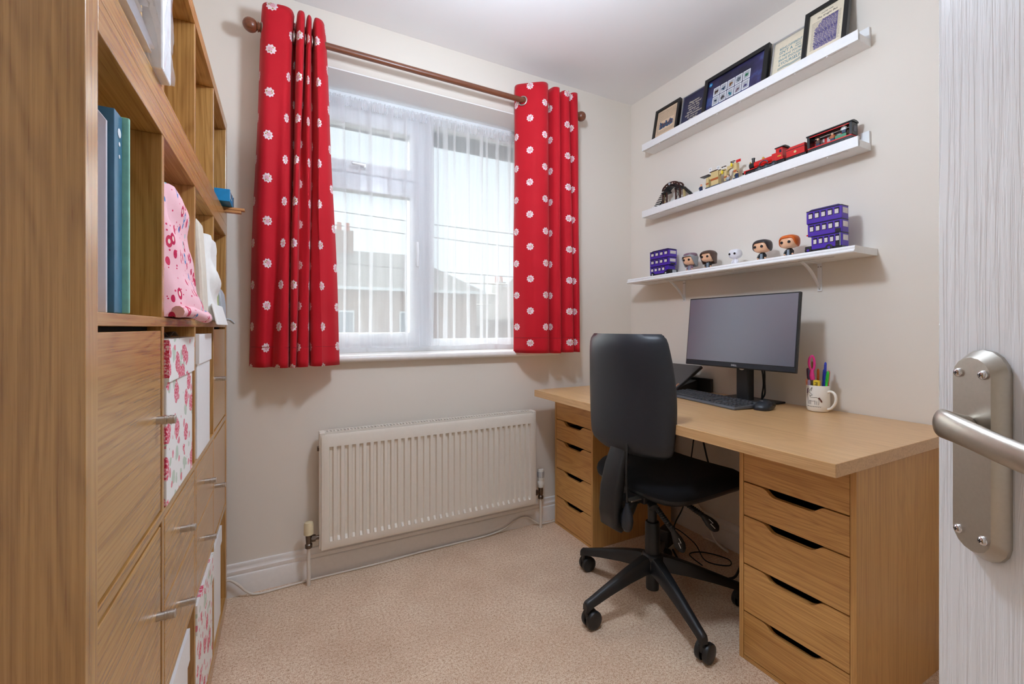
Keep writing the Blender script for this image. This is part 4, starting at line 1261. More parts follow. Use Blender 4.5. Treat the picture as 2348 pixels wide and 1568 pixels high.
# J-shaped back bar with plastic cover
spn = MB()
path = [(-0.120, 0.455, 0.030, 0.018), (-0.150, 0.425, 0.036, 0.022), (-0.182, 0.392, 0.040, 0.026), (-0.212, 0.372, 0.041, 0.026), (-0.236, 0.385, 0.043, 0.020), (-0.238, 0.430, 0.045, 0.024), (-0.226, 0.520, 0.047, 0.028), (-0.206, 0.600, 0.046, 0.024), (-0.186, 0.660, 0.042, 0.018), (-0.180, 0.700, 0.036, 0.012)]
pc = [Vector((p[0], 0, p[1])) for p in path]
rings = []
for i, p in enumerate(path):
    t = (pc[min(i + 1, len(pc) - 1)] - pc[max(i - 1, 0)]).normalized()
    a = Vector((0, 1, 0)); b_ = t.cross(a)
    rings.append([pc[i] + a * p[2] * math.copysign(abs(math.cos(q)) ** 0.5, math.cos(q)) + b_ * p[3] * math.copysign(abs(math.sin(q)) ** 0.5, math.sin(q)) for q in [2 * PI * k / 20 for k in range(20)]])
spn.rings(rings)
spn.build('back_bar', 'black_plastic', ch, 60, 0, True)
# lumbar pump: hose and bulb
MB().tube(catmull([(-0.205, -0.060, 0.700), (-0.216, -0.066, 0.600), (-0.216, -0.068, 0.520), (-0.214, -0.068, 0.480)], 4), 0.0042, 8).build('pump_hose', 'black_plastic', ch, 60, 0, True)
MB().lathe([(0.006, 0.478), (0.008, 0.468), (0.014, 0.455), (0.021, 0.432), (0.0235, 0.408), (0.020, 0.386), (0.012, 0.373), (0.003, 0.370)], (-0.214, -0.068, 0), 18).build('pump_bulb', 'chair_shell', ch, 60, 0, True)
# two ribbed levers with paddles
def lever(p0, p1, p2):
    p0, p1, p2 = Vector(p0), Vector(p1), Vector(p2)
    n = 26
    st = MB().tube([p0.lerp(p1, k / n) for k in range(n + 1)], [0.0088 if k % 2 else 0.0115 for k in range(n + 1)], 10).build('lever_stalk', 'black_plastic', ch, 50, 0, True)
    d = (p2 - p1).normalized()
    side = d.cross(Vector((-0.6, -0.7, 0.4))).normalized()
    nn = side.cross(d)
    L = (p2 - p1).length
    rings = []
    for f, w, h in ((-0.02, 0.008, 0.008), (0.15, 0.013, 0.009), (0.45, 0.020, 0.010), (0.72, 0.022, 0.010), (0.90, 0.017, 0.009), (1.0, 0.007, 0.006)):
        c = p1 + d * L * f
        rings.append([c + side * w * math.cos(q) + nn * h * math.sin(q) for q in [2 * PI * k / 14 for k in range(14)]])
    pd = MB().rings(rings).build('lever_paddle', 'black_plastic', st, 60, 0, True)
    c = p1 + d * L * 0.55 + nn * (0.0105 if nn.dot(Vector((-0.7, -0.7, 0.2))) > 0 else -0.0105)
    zz = MB()
    q = [c + side * -0.005 + d * -0.020, c + side * -0.005 + d * 0.002, c + side * 0.004 + d * -0.004, c + side * 0.005 + d * 0.020]
    zz.tube(q, 0.0013, 5)
    zz.build('arrow_mark', 'label_white', pd, None, 0, True)
lever((-0.085, -0.085, 0.450), (-0.020, -0.118, 0.350), (0.022, -0.135, 0.262))
lever((0.050, -0.085, 0.452), (0.115, -0.150, 0.392), (0.160, -0.190, 0.335))
sck = MB().lathe([(0.016, -0.012), (0.018, 0.0), (0.018, 0.02), (0.010, 0.022)], (0, 0, 0), 14)
sc_o = sck.build('lever_socket', 'black_plastic', ch, 40, 0, True)
sc_o.location = (-0.095, -0.080, 0.456); sc_o.rotation_euler = (2.2, 0.5, 0)

# ------------------------------------------------------------------ things on the desk
DT = DZ1 + 0.0004
# monitor: local frame at desk, faces -x
mo = thing('monitor', 'black flat screen monitor on a stand at the back of the desk', 'monitor', (1.925, 1.306, DT))
TL = Matrix.Rotation(math.radians(6.0), 3, 'Y')
MC = Vector((-0.070, -0.002, 0.328))
MW, MH = 0.546, 0.337
def mbox(cx, cy, cz, sx, sy, sz):
    return MB().obox(MC + TL @ Vector((cx, cy, cz)), (sx, sy, sz), TL)
hs = mbox(0.010, 0, 0, 0.016, MW, MH).build('bezel_housing', 'black_plastic', mo, None, 0.003, True)
mbox(0.026, 0, -0.02, 0.020, MW * 0.62, MH * 0.62).build('rear_housing', 'black_plastic', mo, None, 0.008, True)
mbox(0.0012, 0, 0.010, 0.0020, MW - 0.012, MH - 0.032).build('screen', 'screen', mo, None, 0, True)
mbox(0.0010, 0, -MH / 2 + 0.0125, 0.0022, MW - 0.006, 0.018).build('lower_bezel', 'chair_shell', mo, None, 0.0008, True)
text('logo_lettering', 'DELL', 'label_white', hs, MC + TL @ Vector((-0.0006, 0.0, -MH / 2 + 0.0125)), (0, -1, 0), TL @ Vector((0, 0, 1)), 0.011, width=0.027)
st = MB().prism([(-0.026, 0.004), (0.022, 0.004), (0.022, 0.300), (-0.018, 0.300), (-0.026, 0.25)], 'y', -0.030, 0.030)
sto = st.build('stand_column', 'black_plastic', mo, None, 0.006, True)
MB().lathe([(0.0165, -0.0275), (0.0165, -0.0255)], (0, 0, 0.165), 20, 'x').build('cable_hole', 'dark_void', sto, None, 0, True)
MB().lathe([(0.014, -0.0285), (0.017, -0.0285), (0.017, -0.027), (0.014, -0.027)], (0, 0, 0.165), 20, 'x').build('cable_hole_rim', 'nickel', sto, 40, 0, True)
MB().box(-0.045, 0.105, -0.125, 0.125, 0.0, 0.009).build('stand_base', 'black_plastic', mo, None, 0.003, True)
mc = MB()
for o_, z_ in ((0.0, 0.0), (0.012, 0.006)):
    mc.tube(catmull([(0.035, -0.020 - o_, 0.20), (0.042, -0.050 - o_, 0.16), (0.046, -0.058 - o_ * 0.5, 0.09), (0.050, -0.050 - o_, 0.04), (0.052, -0.046, 0.014)], 5), 0.004, 8)
mc.build('monitor_cables', 'cable_black', mo, 60, 0, True)

# keyboard
kb = thing('keyboard', 'dark grey full size keyboard in front of the monitor', 'keyboard', (1.780, 1.392, DT), math.radians(-9.0))
MB().prism([(-0.075, 0.0), (0.075, 0.004), (0.075, 0.022), (-0.070, 0.012), (-0.075, 0.009)], 'y', -0.222, 0.222).build('keyboard_case', 'kbd_grey', kb, None, 0.003, True)
KX = [-0.058, -0.037, -0.016, 0.005, 0.026, 0.054]
proto = {}
def key(x, y, w):
    k = round(w, 4)
    sl_ = math.atan2(0.010, 0.145)
    if k not in proto:
        m = MB()
        hw, hx = w / 2 - 0.001, 0.0084
        m.add([(-hx, -hw, 0), (hx, -hw, 0), (hx, hw, 0), (-hx, hw, 0), (-hx * 0.8, -hw + 0.0018, 0.006), (hx * 0.8, -hw + 0.0018, 0.006), (hx * 0.8, hw - 0.0018, 0.006), (-hx * 0.8, hw - 0.0018, 0.006)], [(0, 3, 2, 1), (4, 5, 6, 7), (0, 1, 5, 4), (1, 2, 6, 5), (2, 3, 7, 6), (3, 0, 4, 7)])
        o = m.build('key', 'key', kb, None, 0, True)
        proto[k] = o
    else:
        o = share(proto[k], 'key', kb)
    o.location = (x, y, 0.0125 + (x + 0.07) * math.tan(sl_))
    o.rotation_euler = (0, -sl_, 0)
    return o
Lx = 0.214
for r, x in enumerate(KX):
    y = Lx
    if r == 0:
        ws = [0.024, 0.024, 0.024, 0.118, 0.024, 0.024, 0.024, 0.023]
    elif r == 5:
        ws = [0.019] + [0.0205] * 12 + [0.020]
    else:
        first = [0, 0.0430, 0.0340, 0.0290, 0.0190][r]
        rest = 0.285 - first
        cnt = [0, 11, 11, 12, 13][r]
        last = rest - (cnt - 1) * 0.019 if r != 4 else rest - (cnt - 1) * 0.019
        ws = [first] + [0.019] * (cnt - 1) + [last]
    for w in ws:
        key(x, y - w / 2, w); y -= w
    nav = 0.214 - 0.294
    for c_ in range(3):
        if not (r in (1,) and c_ != 1) and not r == 2:
            key(x, nav - 0.0095 - c_ * 0.019, 0.019)
    nump = nav - 0.064
    for c_ in range(4):
        key(x, nump - 0.0095 - c_ * 0.019, 0.019)

# mouse
ms = thing('computer_mouse', 'black wireless mouse beside the keyboard', 'mouse', (1.808, 1.144, DT), math.radians(14))
m = MB()
rings = []
for (z, kx, ky, sx_) in ((0.0, 0.052, 0.030, 0), (0.006, 0.055, 0.033, 0), (0.016, 0.053, 0.0315, 0.001), (0.026, 0.044, 0.027, 0.004), (0.034, 0.030, 0.019, 0.008), (0.038, 0.012, 0.008, 0.011)):
    rings.append([(sx_ + kx * math.copysign(abs(math.cos(q)) ** 0.75, math.cos(q)), ky * math.copysign(abs(math.sin(q)) ** 0.8, math.sin(q)) * (1 - 0.10 * math.cos(q)), z) for q in [2 * PI * k / 28 for k in range(28)]])
m.rings(rings)
m.build('mouse_body', 'chair_shell', ms, 60, 0, True)
MB().ball((0.012, -0.031, 0.017), (0.034, 0.006, 0.013), 14, 8).build('thumb_rest', 'black_plastic', ms, 60, 0, True)
MB().lathe([(0.011, -0.004), (0.0125, -0.003), (0.0125, 0.003), (0.011, 0.004)], (0.036, 0, 0.023), 16, 'y').build('scroll_wheel', 'toy_grey', ms, 40, 0, True)
text('mouse_lettering', 'logi', 'label_white', ms, (-0.012, 0.004, 0.0362), (0.2, -1, 0), (1, 0.2, 0), 0.010)

# laptop on a riser
lr = thing('laptop_stand', 'black wedge laptop riser behind the keyboard', 'laptop stand', (1.932, 1.770, DT))
MB().prism([(0.085, 0.0), (0.105, 0.0), (0.105, 0.072), (0.085, 0.072)], 'y', -0.205, 0.168).prism([(-0.135, 0.0), (0.085, 0.0), (0.085, 0.060), (-0.135, 0.008)], 'y', -0.12, 0.12).build('riser', 'black_plastic', lr, None, 0.003, True)
MB().box(-0.152, -0.136, -0.12, 0.12, 0.0, 0.028).build('front_stop', 'black_plastic', lr, None, 0.003, True)
LT = Matrix.Rotation(math.radians(-25), 3, 'Y') @ Matrix.Identity(3)
lp = thing('laptop', 'closed dark grey laptop propped on the riser beside the monitor', 'laptop', (1.799, 1.770, DT + 0.0135))
lp.rotation_euler = (0, math.radians(-29), math.radians(0))
MB().box(0.0, 0.235, -0.168, 0.168, 0.0, 0.011).build('laptop_base', 'black_plastic', lp, None, 0.003, True)
lid = MB().box(0.0, 0.232, -0.168, 0.168, 0.0115, 0.019).build('laptop_lid', 'laptop', lp, None, 0.003, True)
MB().box(0.008, 0.050, -0.160, -0.150, 0.019, 0.0194).build('badge', 'copper', lid, None, 0, True)

# mug with its printed unicorn, and what stands in it
MX, MY, MR, MHT = 1.972, 1.016, 0.0415, 0.108
mg = thing('mug', 'white unicorn mug used as a pen pot on the desk', 'mug', (MX, MY, DT))
prof = [(0.030, 0.0), (0.036, 0.002), (0.040, 0.010), (0.0420, 0.030), (MR, 0.060), (MR, 0.105), (MR - 0.0012, MHT), (MR - 0.0035, 0.107), (MR - 0.0038, 0.060), (0.036, 0.012), (0.004, 0.008)]
MB().lathe(prof, (0, 0, 0), 40).build('mug_body', 'mug', mg, 40, 0, True)
hdir = Vector((-0.12, -0.99, 0)).normalized()
hp = [hdir * (MR - 0.003) + Vector((0, 0, 0.082))] + [hdir * (MR + d) + Vector((0, 0, z)) for d, z in ((0.010, 0.087), (0.024, 0.080), (0.030, 0.062), (0.027, 0.042), (0.016, 0.024), (0.006, 0.015))] + [hdir * (MR - 0.004) + Vector((0, 0, 0.014))]
MB().tube(catmull(hp, 5), 0.0052, 10).build('mug_handle', 'mug', mg, 60, 0, True)
A0 = math.atan2(-0.455, -0.89) - 0.42            # centre of the print, turned to the left as seen from the camera
def mugp(u, v, off=0.0004):
    a = A0 + u / MR          # u to the right in the picture
    return (math.cos(a) * (MR + off), math.sin(a) * (MR + off), v)
def stroke(pts, nm, mt, r=0.0007):
    pts = catmull([(p[0], p[1], 0) for p in pts], 4)
    MB().tube([mugp(p.x, p.y) for p in pts], r, 5).build(nm, mt, mg, 60, 0, True)
stroke([(-0.014, 0.088), (-0.017, 0.080), (-0.012, 0.078), (-0.005, 0.072), (-0.003, 0.068), (-0.008, 0.066), (-0.012, 0.068)], 'unicorn_outline', 'ink')
stroke([(-0.012, 0.068), (-0.010, 0.060), (0.002, 0.059), (0.014, 0.060), (0.020, 0.054), (0.021, 0.044), (0.020, 0.030)], 'unicorn_outline', 'ink')
stroke([(-0.022, 0.084), (-0.024, 0.070), (-0.023, 0.056), (-0.021, 0.044), (-0.020, 0.030)], 'unicorn_outline', 'ink')
for q in (-0.014, -0.008, 0.008, 0.014):
    stroke([(q, 0.046), (q - 0.0005, 0.038), (q, 0.030)], 'unicorn_outline', 'ink')
stroke([(-0.014, 0.046), (-0.002, 0.044), (0.008, 0.046)], 'unicorn_outline', 'ink')
stroke([(-0.013, 0.088), (-0.008, 0.094), (-0.003, 0.100), (-0.006, 0.088), (-0.009, 0.084)], 'unicorn_horn', 'ink')
stroke([(-0.021, 0.096), (-0.023, 0.086), (-0.024, 0.074)], 'unicorn_mane', 'ink_plum', 0.0022)
stroke([(0.020, 0.060), (0.024, 0.054), (0.028, 0.048), (0.030, 0.042)], 'unicorn_tail', 'ink_brown', 0.0030)
for k in range(9):
    u_ = -0.024 + k * 0.006
    stroke([(u_, 0.024), (u_ + 0.002, 0.021), (u_ + 0.0035, 0.024)], 'printed_words', 'ink', 0.0005)
def pen(label, mt, cap, x, y, h, lean, r=0.0042, tip=None, cat='pen', name='pen'):
    p = thing(name, label, cat, (MX + x, MY + y, DT + 0.012), 0, 'pens in the unicorn mug')
    p.rotation_euler = (lean[0], lean[1], 0)
    MB().lathe([(r * 0.5, 0), (r, 0.004), (r, h * 0.72)], (0, 0, 0), 12).build('barrel', mt, p, 40, 0, True)
    MB().lathe([(r * 1.12, h * 0.72), (r * 1.15, h * 0.74), (r * 1.05, h - 0.006), (r * 0.5, h)], (0, 0, 0), 12).build('cap', cap, p, 40, 0, True)
    if cat != 'brush':
        MB().box(-r * 1.5 - 0.0012, -r * 1.1, -0.0014, 0.0014, h * 0.76, h - 0.010).build('clip', cap, p, None, 0, True)
    return p
pen('bright green pen at the handle side of the mug', 'pen_green', 'pen_green', -0.006, -0.024, 0.158, (0.10, 0.02), 0.0050)
pen('royal blue ballpoint, tallest pen at the handle side of the mug', 'pen_blue', 'pen_blue', 0.010, -0.016, 0.192, (0.03, 0.02))
pen('red felt pen behind the green pen in the mug', 'pen_red', 'pen_red', 0.012, -0.022, 0.158, (0.06, 0.05))
pen('navy felt pen in the middle of the mug', 'pen_navy', 'pen_navy', 0.012, -0.008, 0.162, (0.03, 0.06))
pen('orange felt pen leaning in the middle of the mug', 'pen_orange', 'pen_orange', 0.010, 0.006, 0.162, (-0.02, 0.06))
pen('dark plum marker at the window side of the mug', 'pen_plum', 'pen_plum', -0.002, 0.026, 0.164, (-0.08, 0.0), 0.0050)
pen('clear slate ballpoint in front of the plum marker', 'pen_slate', 'pen_slate', -0.008, 0.018, 0.158, (-0.05, -0.04), 0.0044)
pen('short peach highlighter at the window side of the mug', 'pen_peach', 'pen_peach', -0.014, 0.025, 0.120, (-0.06, -0.05), 0.0050)
pen('short lilac highlighter beside the peach one', 'pen_lilac', 'pen_lilac', -0.020, 0.017, 0.118, (-0.03, -0.06), 0.0050)
pen('slim bronze brush handle at the back of the mug', 'pen_bronze', 'pen_bronze', 0.008, 0.020, 0.192, (-0.05, 0.03), 0.0030, cat='brush', name='paint_brush')
hl = thing('highlighter', 'chunky yellow highlighter with barcode in the mug', 'highlighter', (MX - 0.020, MY - 0.006, DT + 0.012), 0, 'pens in the unicorn mug')
hl.rotation_euler = (0.03, -0.05, 0)
MB().box(-0.006, 0.006, -0.0125, 0.0125, 0, 0.118).build('barrel', 'pen_yellow', hl, None, 0.003, True)
bb = MB()
for k in range(7):
    bb.box(-0.0064, -0.0061, -0.006, 0.006 - (k % 3) * 0.003, 0.088 + k * 0.0034, 0.0898 + k * 0.0034)
bb.build('barcode', 'ink', hl, None, 0, True)
scs = thing('scissors', 'pink handled scissors standing in the mug', 'scissors', (MX - 0.012, MY + 0.010, DT + 0.012))
scs.rotation_euler = (-0.04, -0.02, 0.9)
MB().prism([(-0.006, 0.0), (0.006, 0.0), (0.008, 0.13), (-0.008, 0.13)], 'x', -0.001, 0.001).build('blade', 'steel', scs, None, 0, True)
sg_ = MB()
lo = [Vector((0, 0.012 * math.sin(q) * (1.0 if q < PI else 0.7), 0.187 - 0.030 * math.cos(q))) for q in [2 * PI * k / 18 for k in range(19)]]
sg_.tube(lo, 0.0048, 8)
sg_.tube([(0, 0, 0.118), (0, 0.003, 0.135), (0, 0.002, 0.158)], [0.009, 0.010, 0.006], 10)
sg_.build('handle_loop', 'pen_pink', scs, 60, 0, True)

# ------------------------------------------------------------------ under the desk: extension lead, adapter, cables
es = thing('extension_socket', 'white extension socket with red switch on the carpet behind the chair', 'extension lead', (1.70, 1.60, 0), math.radians(20))
MB().box(-0.13, 0.13, -0.03, 0.03, 0.0, 0.036).build('socket_block', 'grey_white_plastic', es, None, 0.005, True)
MB().box(-0.120, -0.104, -0.032, -0.030, 0.010, 0.026).box(-0.105, -0.09, -0.012, 0.012, 0.036, 0.040).build('rocker_switch', 'red_rocker', es, None, 0.001, True)
pa = thing('power_adapter', 'black plug adapter standing on the extension socket', 'adapter', (1.735, 1.605, 0.0365), math.radians(20))
MB().box(-0.045, 0.045, -0.028, 0.028, 0.0, 0.085).build('adapter_body', 'black_plastic', pa, None, 0.006, True)
MB().box(0.0455, 0.046, -0.018, 0.018, 0.02, 0.06).build('rating_label', 'toy_lgrey', pa, None, 0, True)
def cable(label, pts, r, mt='cable_black'):
    o = MB().tube(catmull(pts, 6), r, 8).build('cable', mt, None, 60)
    return tag(o, label, 'cable', 'cables under the desk')
cable('thick black cable hanging from the desk to the carpet', [(1.93, 1.20, 0.755), (1.94, 1.16, 0.60), (1.93, 1.12, 0.46), (1.90, 1.13, 0.34), (1.87, 1.22, 0.20), (1.84, 1.27, 0.06), (1.79, 1.28, 0.010), (1.72, 1.36, 0.007), (1.70, 1.48, 0.008), (1.74, 1.57, 0.02)], 0.0052)
cable('thin black cable looping over the carpet', [(1.76, 1.63, 0.09), (1.80, 1.60, 0.10), (1.84, 1.52, 0.05), (1.82, 1.44, 0.006), (1.88, 1.36, 0.006), (1.93, 1.40, 0.006), (1.88, 1.50, 0.006), (1.80, 1.52, 0.006), (1.77, 1.42, 0.006)], 0.0028)
cable('black cable sagging behind the seat', [(1.98, 1.60, 0.60), (1.95, 1.52, 0.42), (1.92, 1.44, 0.36), (1.92, 1.34, 0.37), (1.94, 1.24, 0.44), (1.96, 1.20, 0.58)], 0.0045)
cable('black lead running down the wall to the socket', [(1.99, 1.62, 0.745), (1.985, 1.66, 0.45), (1.93, 1.66, 0.20), (1.86, 1.66, 0.10), (1.80, 1.64, 0.05)], 0.0035)
cable('cream cable looped against the skirting', [(2.015, 1.66, 0.18), (1.99, 1.58, 0.14), (1.96, 1.50, 0.05), (1.98, 1.44, 0.012), (2.01, 1.50, 0.012), (2.0, 1.60, 0.012)], 0.0055, 'cable_cream')

# ------------------------------------------------------------------ wall shelves
SL = 0.0202                                            # they dip very slightly towards the window
def ledge(label, zn):
    y0, y1 = 0.863, 2.000
    o = thing('picture_ledge', label, 'shelf', (XR, y0, zn), 0, 'white picture ledges')
    o.rotation_euler = (-SL, 0, 0)
    L = y1 - y0
    box('ledge_base', 'shelf_white', o, -0.098, -0.0005, 0, L, 0, 0.028, 0.001, True)
    box('back_lip', 'shelf_white', o, -0.013, -0.0005, 0, L, 0.0282, 0.078, 0.001, True)
    box('front_lip', 'shelf_white', o, -0.100, -0.088, 0, L, -0.0005, 0.040, 0.001, True)
    return o
Z1, Z2 = 2.244, 1.836
ledge('topmost white picture ledge holding the framed prints', Z1)
ledge('middle white picture ledge holding the toy train', Z2)
def lz(z, y):
    return z + 0.0290 - (y - 0.863) * SL
Z3, SL3 = 1.420, 0.009
s3 = thing('wall_shelf', 'lowest white wall shelf on two brackets above the monitor', 'shelf', (XR, 0.842, Z3))
s3.rotation_euler = (-SL3, 0, 0)
prof = [(-0.0005, 0), (-0.172, 0), (-0.176, 0.004), (-0.176, 0.009), (-0.170, 0.013), (-0.172, 0.020), (-0.168, 0.027), (-0.0005, 0.027)]
MB().prism(prof, 'y', 0, 1.208).build('shelf_board', 'shelf_white', s3, None, 0.0008, True)
def lt(z, y):
    return lz(z, y) + 0.0126
def lz3(y):
    return Z3 + 0.0275 - (y - 0.842) * SL3
for yb in (1.048, 1.765):
    zt = Z3 - (yb - 0.842) * SL3
    b = thing('shelf_bracket', 'white metal bracket under the lowest shelf nearer the door' if yb < 1.3 else 'white metal bracket under the lowest shelf nearer the window', 'bracket', (XR, yb, zt - 0.122), 0, 'shelf brackets')
    H = 0.1215
    m = MB()
    m.prism([(-0.0005, 0.0), (-0.0035, 0.0), (-0.0035, H), (-0.0005, H)], 'y', -0.009, 0.009)
    m.prism([(-0.0035, H), (-0.150, H), (-0.150, H - 0.003), (-0.0035, H - 0.003)], 'y', -0.008, 0.008)
    m.build('bracket_plate', 'bracket_white', b, None, 0.0008, True)
    n = 14
    arc = []
    for k in range(n + 1):
        t = k / n
        # concave brace from the tip of the arm down to the foot of the plate
        arc.append(Vector((-0.142, 0, H - 0.006)).lerp(Vector((-0.075, 0, H - 0.030)), t).lerp(Vector((-0.075, 0, H - 0.030)).lerp(Vector((-0.006, 0, 0.012)), t), t))
    up_ = [(p.x, p.z) for p in arc]
    dn = [(p.x + 0.004 + 0.006 * math.sin(PI * k / n), p.z + 0.004 + 0.004 * math.sin(PI * k / n)) for k, p in enumerate(arc)]
    MB().prism(up_ + dn[::-1], 'y', -0.0035, 0.0035).build('brace', 'bracket_white', b, None, 0, True)
    for zz, yy in ((0.010, 0.0), (H - 0.016, -0.005), (H - 0.016, 0.005)):
        MB().lathe([(0.0032, -0.0035), (0.0028, -0.0052)], (0, yy, zz), 10, 'x').build('bracket_screw', 'nickel', b, None, 0, True)
# fairy lights along the undersides
def fairy(label, zf, y0, y1, x, seed):
    rr = random.Random(seed)
    t = thing('fairy_lights', label, 'fairy lights', (x, y0, zf(y0)), 0, 'unlit fairy lights under the shelves')
    pts = []
    n = 60
    for k in range(n + 1):
        y = y0 + (y1 - y0) * k / n
        pts.append((x + rr.uniform(-0.002, 0.002), y, zf(y) - 0.0018 - rr.uniform(0, 0.003)))
    MB().tube(pts, 0.0007, 4).build('wire', 'steel', t, None)
    for k in range(4, n, 7):
        MB().ball((pts[k][0], pts[k][1], pts[k][2] - 0.001), (0.0022, 0.004, 0.0022), 8, 6).build('bead', 'toy_white', t, 60)
fairy('fine wire of fairy lights under the topmost ledge', lambda y: Z1 - 0.0006 - (y - 0.863) * SL, 0.90, 1.99, XR - 0.094, 1)
fairy('fine wire of fairy lights under the middle ledge', lambda y: Z2 - 0.0006 - (y - 0.863) * SL, 0.90, 1.99, XR - 0.094, 2)
fairy('fine wire of fairy lights under the lowest shelf', lambda y: Z3 - (y - 0.842) * SL3, 0.92, 1.95, XR - 0.150, 3)

# ------------------------------------------------------------------ framed prints on the top ledge (local: -x front, +y to picture-left)
def frame(label, yc, w, h, bw, mat, print_mat, xb=1.972, lean=12.0, th=0.020, tilt=0.0):
    o = thing('framed_print', label, 'picture frame', (xb, yc + 0.028, lz(Z1, yc + 0.028) + 0.0004), 0, 'framed prints on the top ledge')
    o.rotation_euler = (-SL, math.radians(lean), 0)
    hw = w / 2
    fs_ = MB()
    fs_.box(0, th, -hw, -hw + bw, 0, h).box(0, th, hw - bw, hw, 0, h).box(0, th, -hw + bw, hw - bw, 0, bw).box(0, th, -hw + bw, hw - bw, h - bw, h)
    fs_.build('frame_moulding', mat, o, None, 0.001, True)
    box('backing_board', 'toy_black', o, 0.012, th - 0.001, -hw + bw * 0.9, hw - bw * 0.9, bw * 0.9, h - bw * 0.9, 0, True)
    pr_ = box('print', print_mat, o, 0.009, 0.011, -hw + bw, hw - bw, bw, h - bw, 0, True)
    return o, pr_
def T(par, s, mt, y, z, size, w=None, shear=0.0, nm='lettering'):
    return text(nm, s, mt, par, (0.0088, y, z), (0, -1, 0), (0, 0, 1), size, width=w, shear=shear)
rr = random.Random(11)
def lines(par, y0, y1, z0_, z1_, step, mt='ink', th=0.0012, skip=None):
    m = MB()
    z = z1_
    while z > z0_:
        y = y1
        while y > y0 + 0.004:
            wlen = min(rr.uniform(0.006, 0.018), y - y0)
            if not (skip and skip(y - wlen / 2, z)):
                m.box(0.0086, 0.0089, y - wlen + 0.0012, y, z - th, z)
            y -= wlen
        z -= step
    o = m.build('printed_lines', mt, par, None, 0, True)
    return o
# 1: tan book page with a dark blue blot, small black frame
f1, p1 = frame('small black frame with a tan printed page, first on the top ledge from the window', 1.826, 0.184, 0.212, 0.016, 'frame_black', 'paper_tan')
lines(p1, -0.066, 0.066, 0.045, 0.184, 0.0068, skip=lambda y, z: abs(y) < 0.052 and 0.066 < z < 0.128)
m = MB()
for k in range(16):
    yy = -0.046 + 0.092 * k / 15
    hgt = 0.016 + 0.022 * rr.random()
    m.box(0.0085, 0.0089, yy - 0.0034, yy + 0.0034, 0.080 - 0.008 * rr.random(), 0.084 + hgt)
m.build('printed_blot', 'ink_blue', p1, None, 0, True)
m = MB()
for k in range(7):
    yy = -0.040 + 0.080 * k / 6
    m.box(0.0084, 0.0088, yy - 0.003, yy + 0.003, 0.086, 0.098 + 0.018 * rr.random())
m.build('printed_blot', 'ink_brown', p1, None, 0, True)
# 2: navy lettered print
f2, p2 = frame('navy lettered print in a slim silver frame on the top ledge', 1.642, 0.158, 0.202, 0.005, 'frame_silver', 'poster_navy', xb=1.984, th=0.012)
for k, s_ in enumerate(['Happiness', 'can be found', 'even in the', 'darkest of', 'times, if one', 'only remembers', 'to turn on', 'the light']):
    T(p2, s_, 'paper_cream', 0.004 - 0.004 * (k % 2), 0.152 - k * 0.0150, 0.0165, shear=0.25)
# 3: stamp sheet in wide black frame
f3, p3 = frame('wide black frame with ten small stamp pictures on dark blue', 1.388, 0.350, 0.214, 0.022, 'frame_black', 'poster_blue', xb=1.968)
STC = ['toy_hair_brown', 'ink_blue', 'pen_bronze', 'toy_grey', 'toy_green', 'toy_navy', 'toy_hair_black', 'ink_teal', 'toy_mauve', 'ink_purple']
for r in range(2):
    for c in range(5):
        y = 0.098 - c * 0.0415; z = 0.114 - r * 0.052
        s_ = MB().box(0.0080, 0.0090, y - 0.0185, y + 0.0185, z - 0.0235, z + 0.0235).build('stamp', 'white_print', p3, None, 0, True)
        MB().box(0.0077, 0.0080, y - 0.0150, y + 0.0150, z - 0.0195, z + 0.0195).build('stamp_picture', 'toy_lgrey', s_, None, 0, True)
        mm = MB()
        for q in range(7):
            a = rr.uniform(0, 6.28); d = rr.uniform(0, 0.009)
            mm.lathe([(rr.uniform(0.003, 0.006), 0.00745), (0.002, 0.0077)], (0, y + d * math.cos(a), z - 0.003 + d * math.sin(a)), 7, 'x')
        mm.build('stamp_blot', STC[r * 5 + c], s_, None, 0, True)
MB().lathe([(0.010, 0.0082), (0.010, 0.0090)], (0, 0.140, 0.172), 16, 'x').build('blue_seal', 'carton_blue', p3, None, 0, True)
T(p3, 'A', 'white_print', 0.140, 0.172, 0.012, nm='seal_mark').location.x = -0.0008
# 4: cream quotation print
f4, p4 = frame('cream print with teal hand lettering in a silver frame', 1.124, 0.158, 0.202, 0.005, 'frame_silver', 'paper_cream', xb=1.984, th=0.012)
for s_, y, z, sz, w in (('BEING DIFFERENT', 0, 0.172, 0.0165, 0.098), ("ISN'T A", 0.020, 0.153, 0.022, 0.058), ('BAD', -0.033, 0.159, 0.010, 0.020), ('THING', -0.033, 0.148, 0.010, 0.026), ("IT MEANS YOU'RE", 0, 0.133, 0.0155, 0.098), ('BRAVE ENOUGH', 0, 0.115, 0.0170, 0.098), ('TO', 0.044, 0.100, 0.008, 0.008), ('BE', 0.044, 0.091, 0.008, 0.008), ('YOURSELF.', -0.006, 0.095, 0.0215, 0.088)):
    T(p4, s_, 'ink_teal', y, z - 0.018, sz, w)
m = MB()
for q in (0.0, 0.006):
    m.tube(catmull([(0.0088, 0.050, 0.058 - q), (0.0088, 0.020, 0.060 - q), (0.0088, -0.010, 0.056 - q), (0.0088, -0.050, 0.062 - q)], 5), 0.0012, 5)
m.build('printed_flourish', 'ink_teal', p4, None, 0, True)
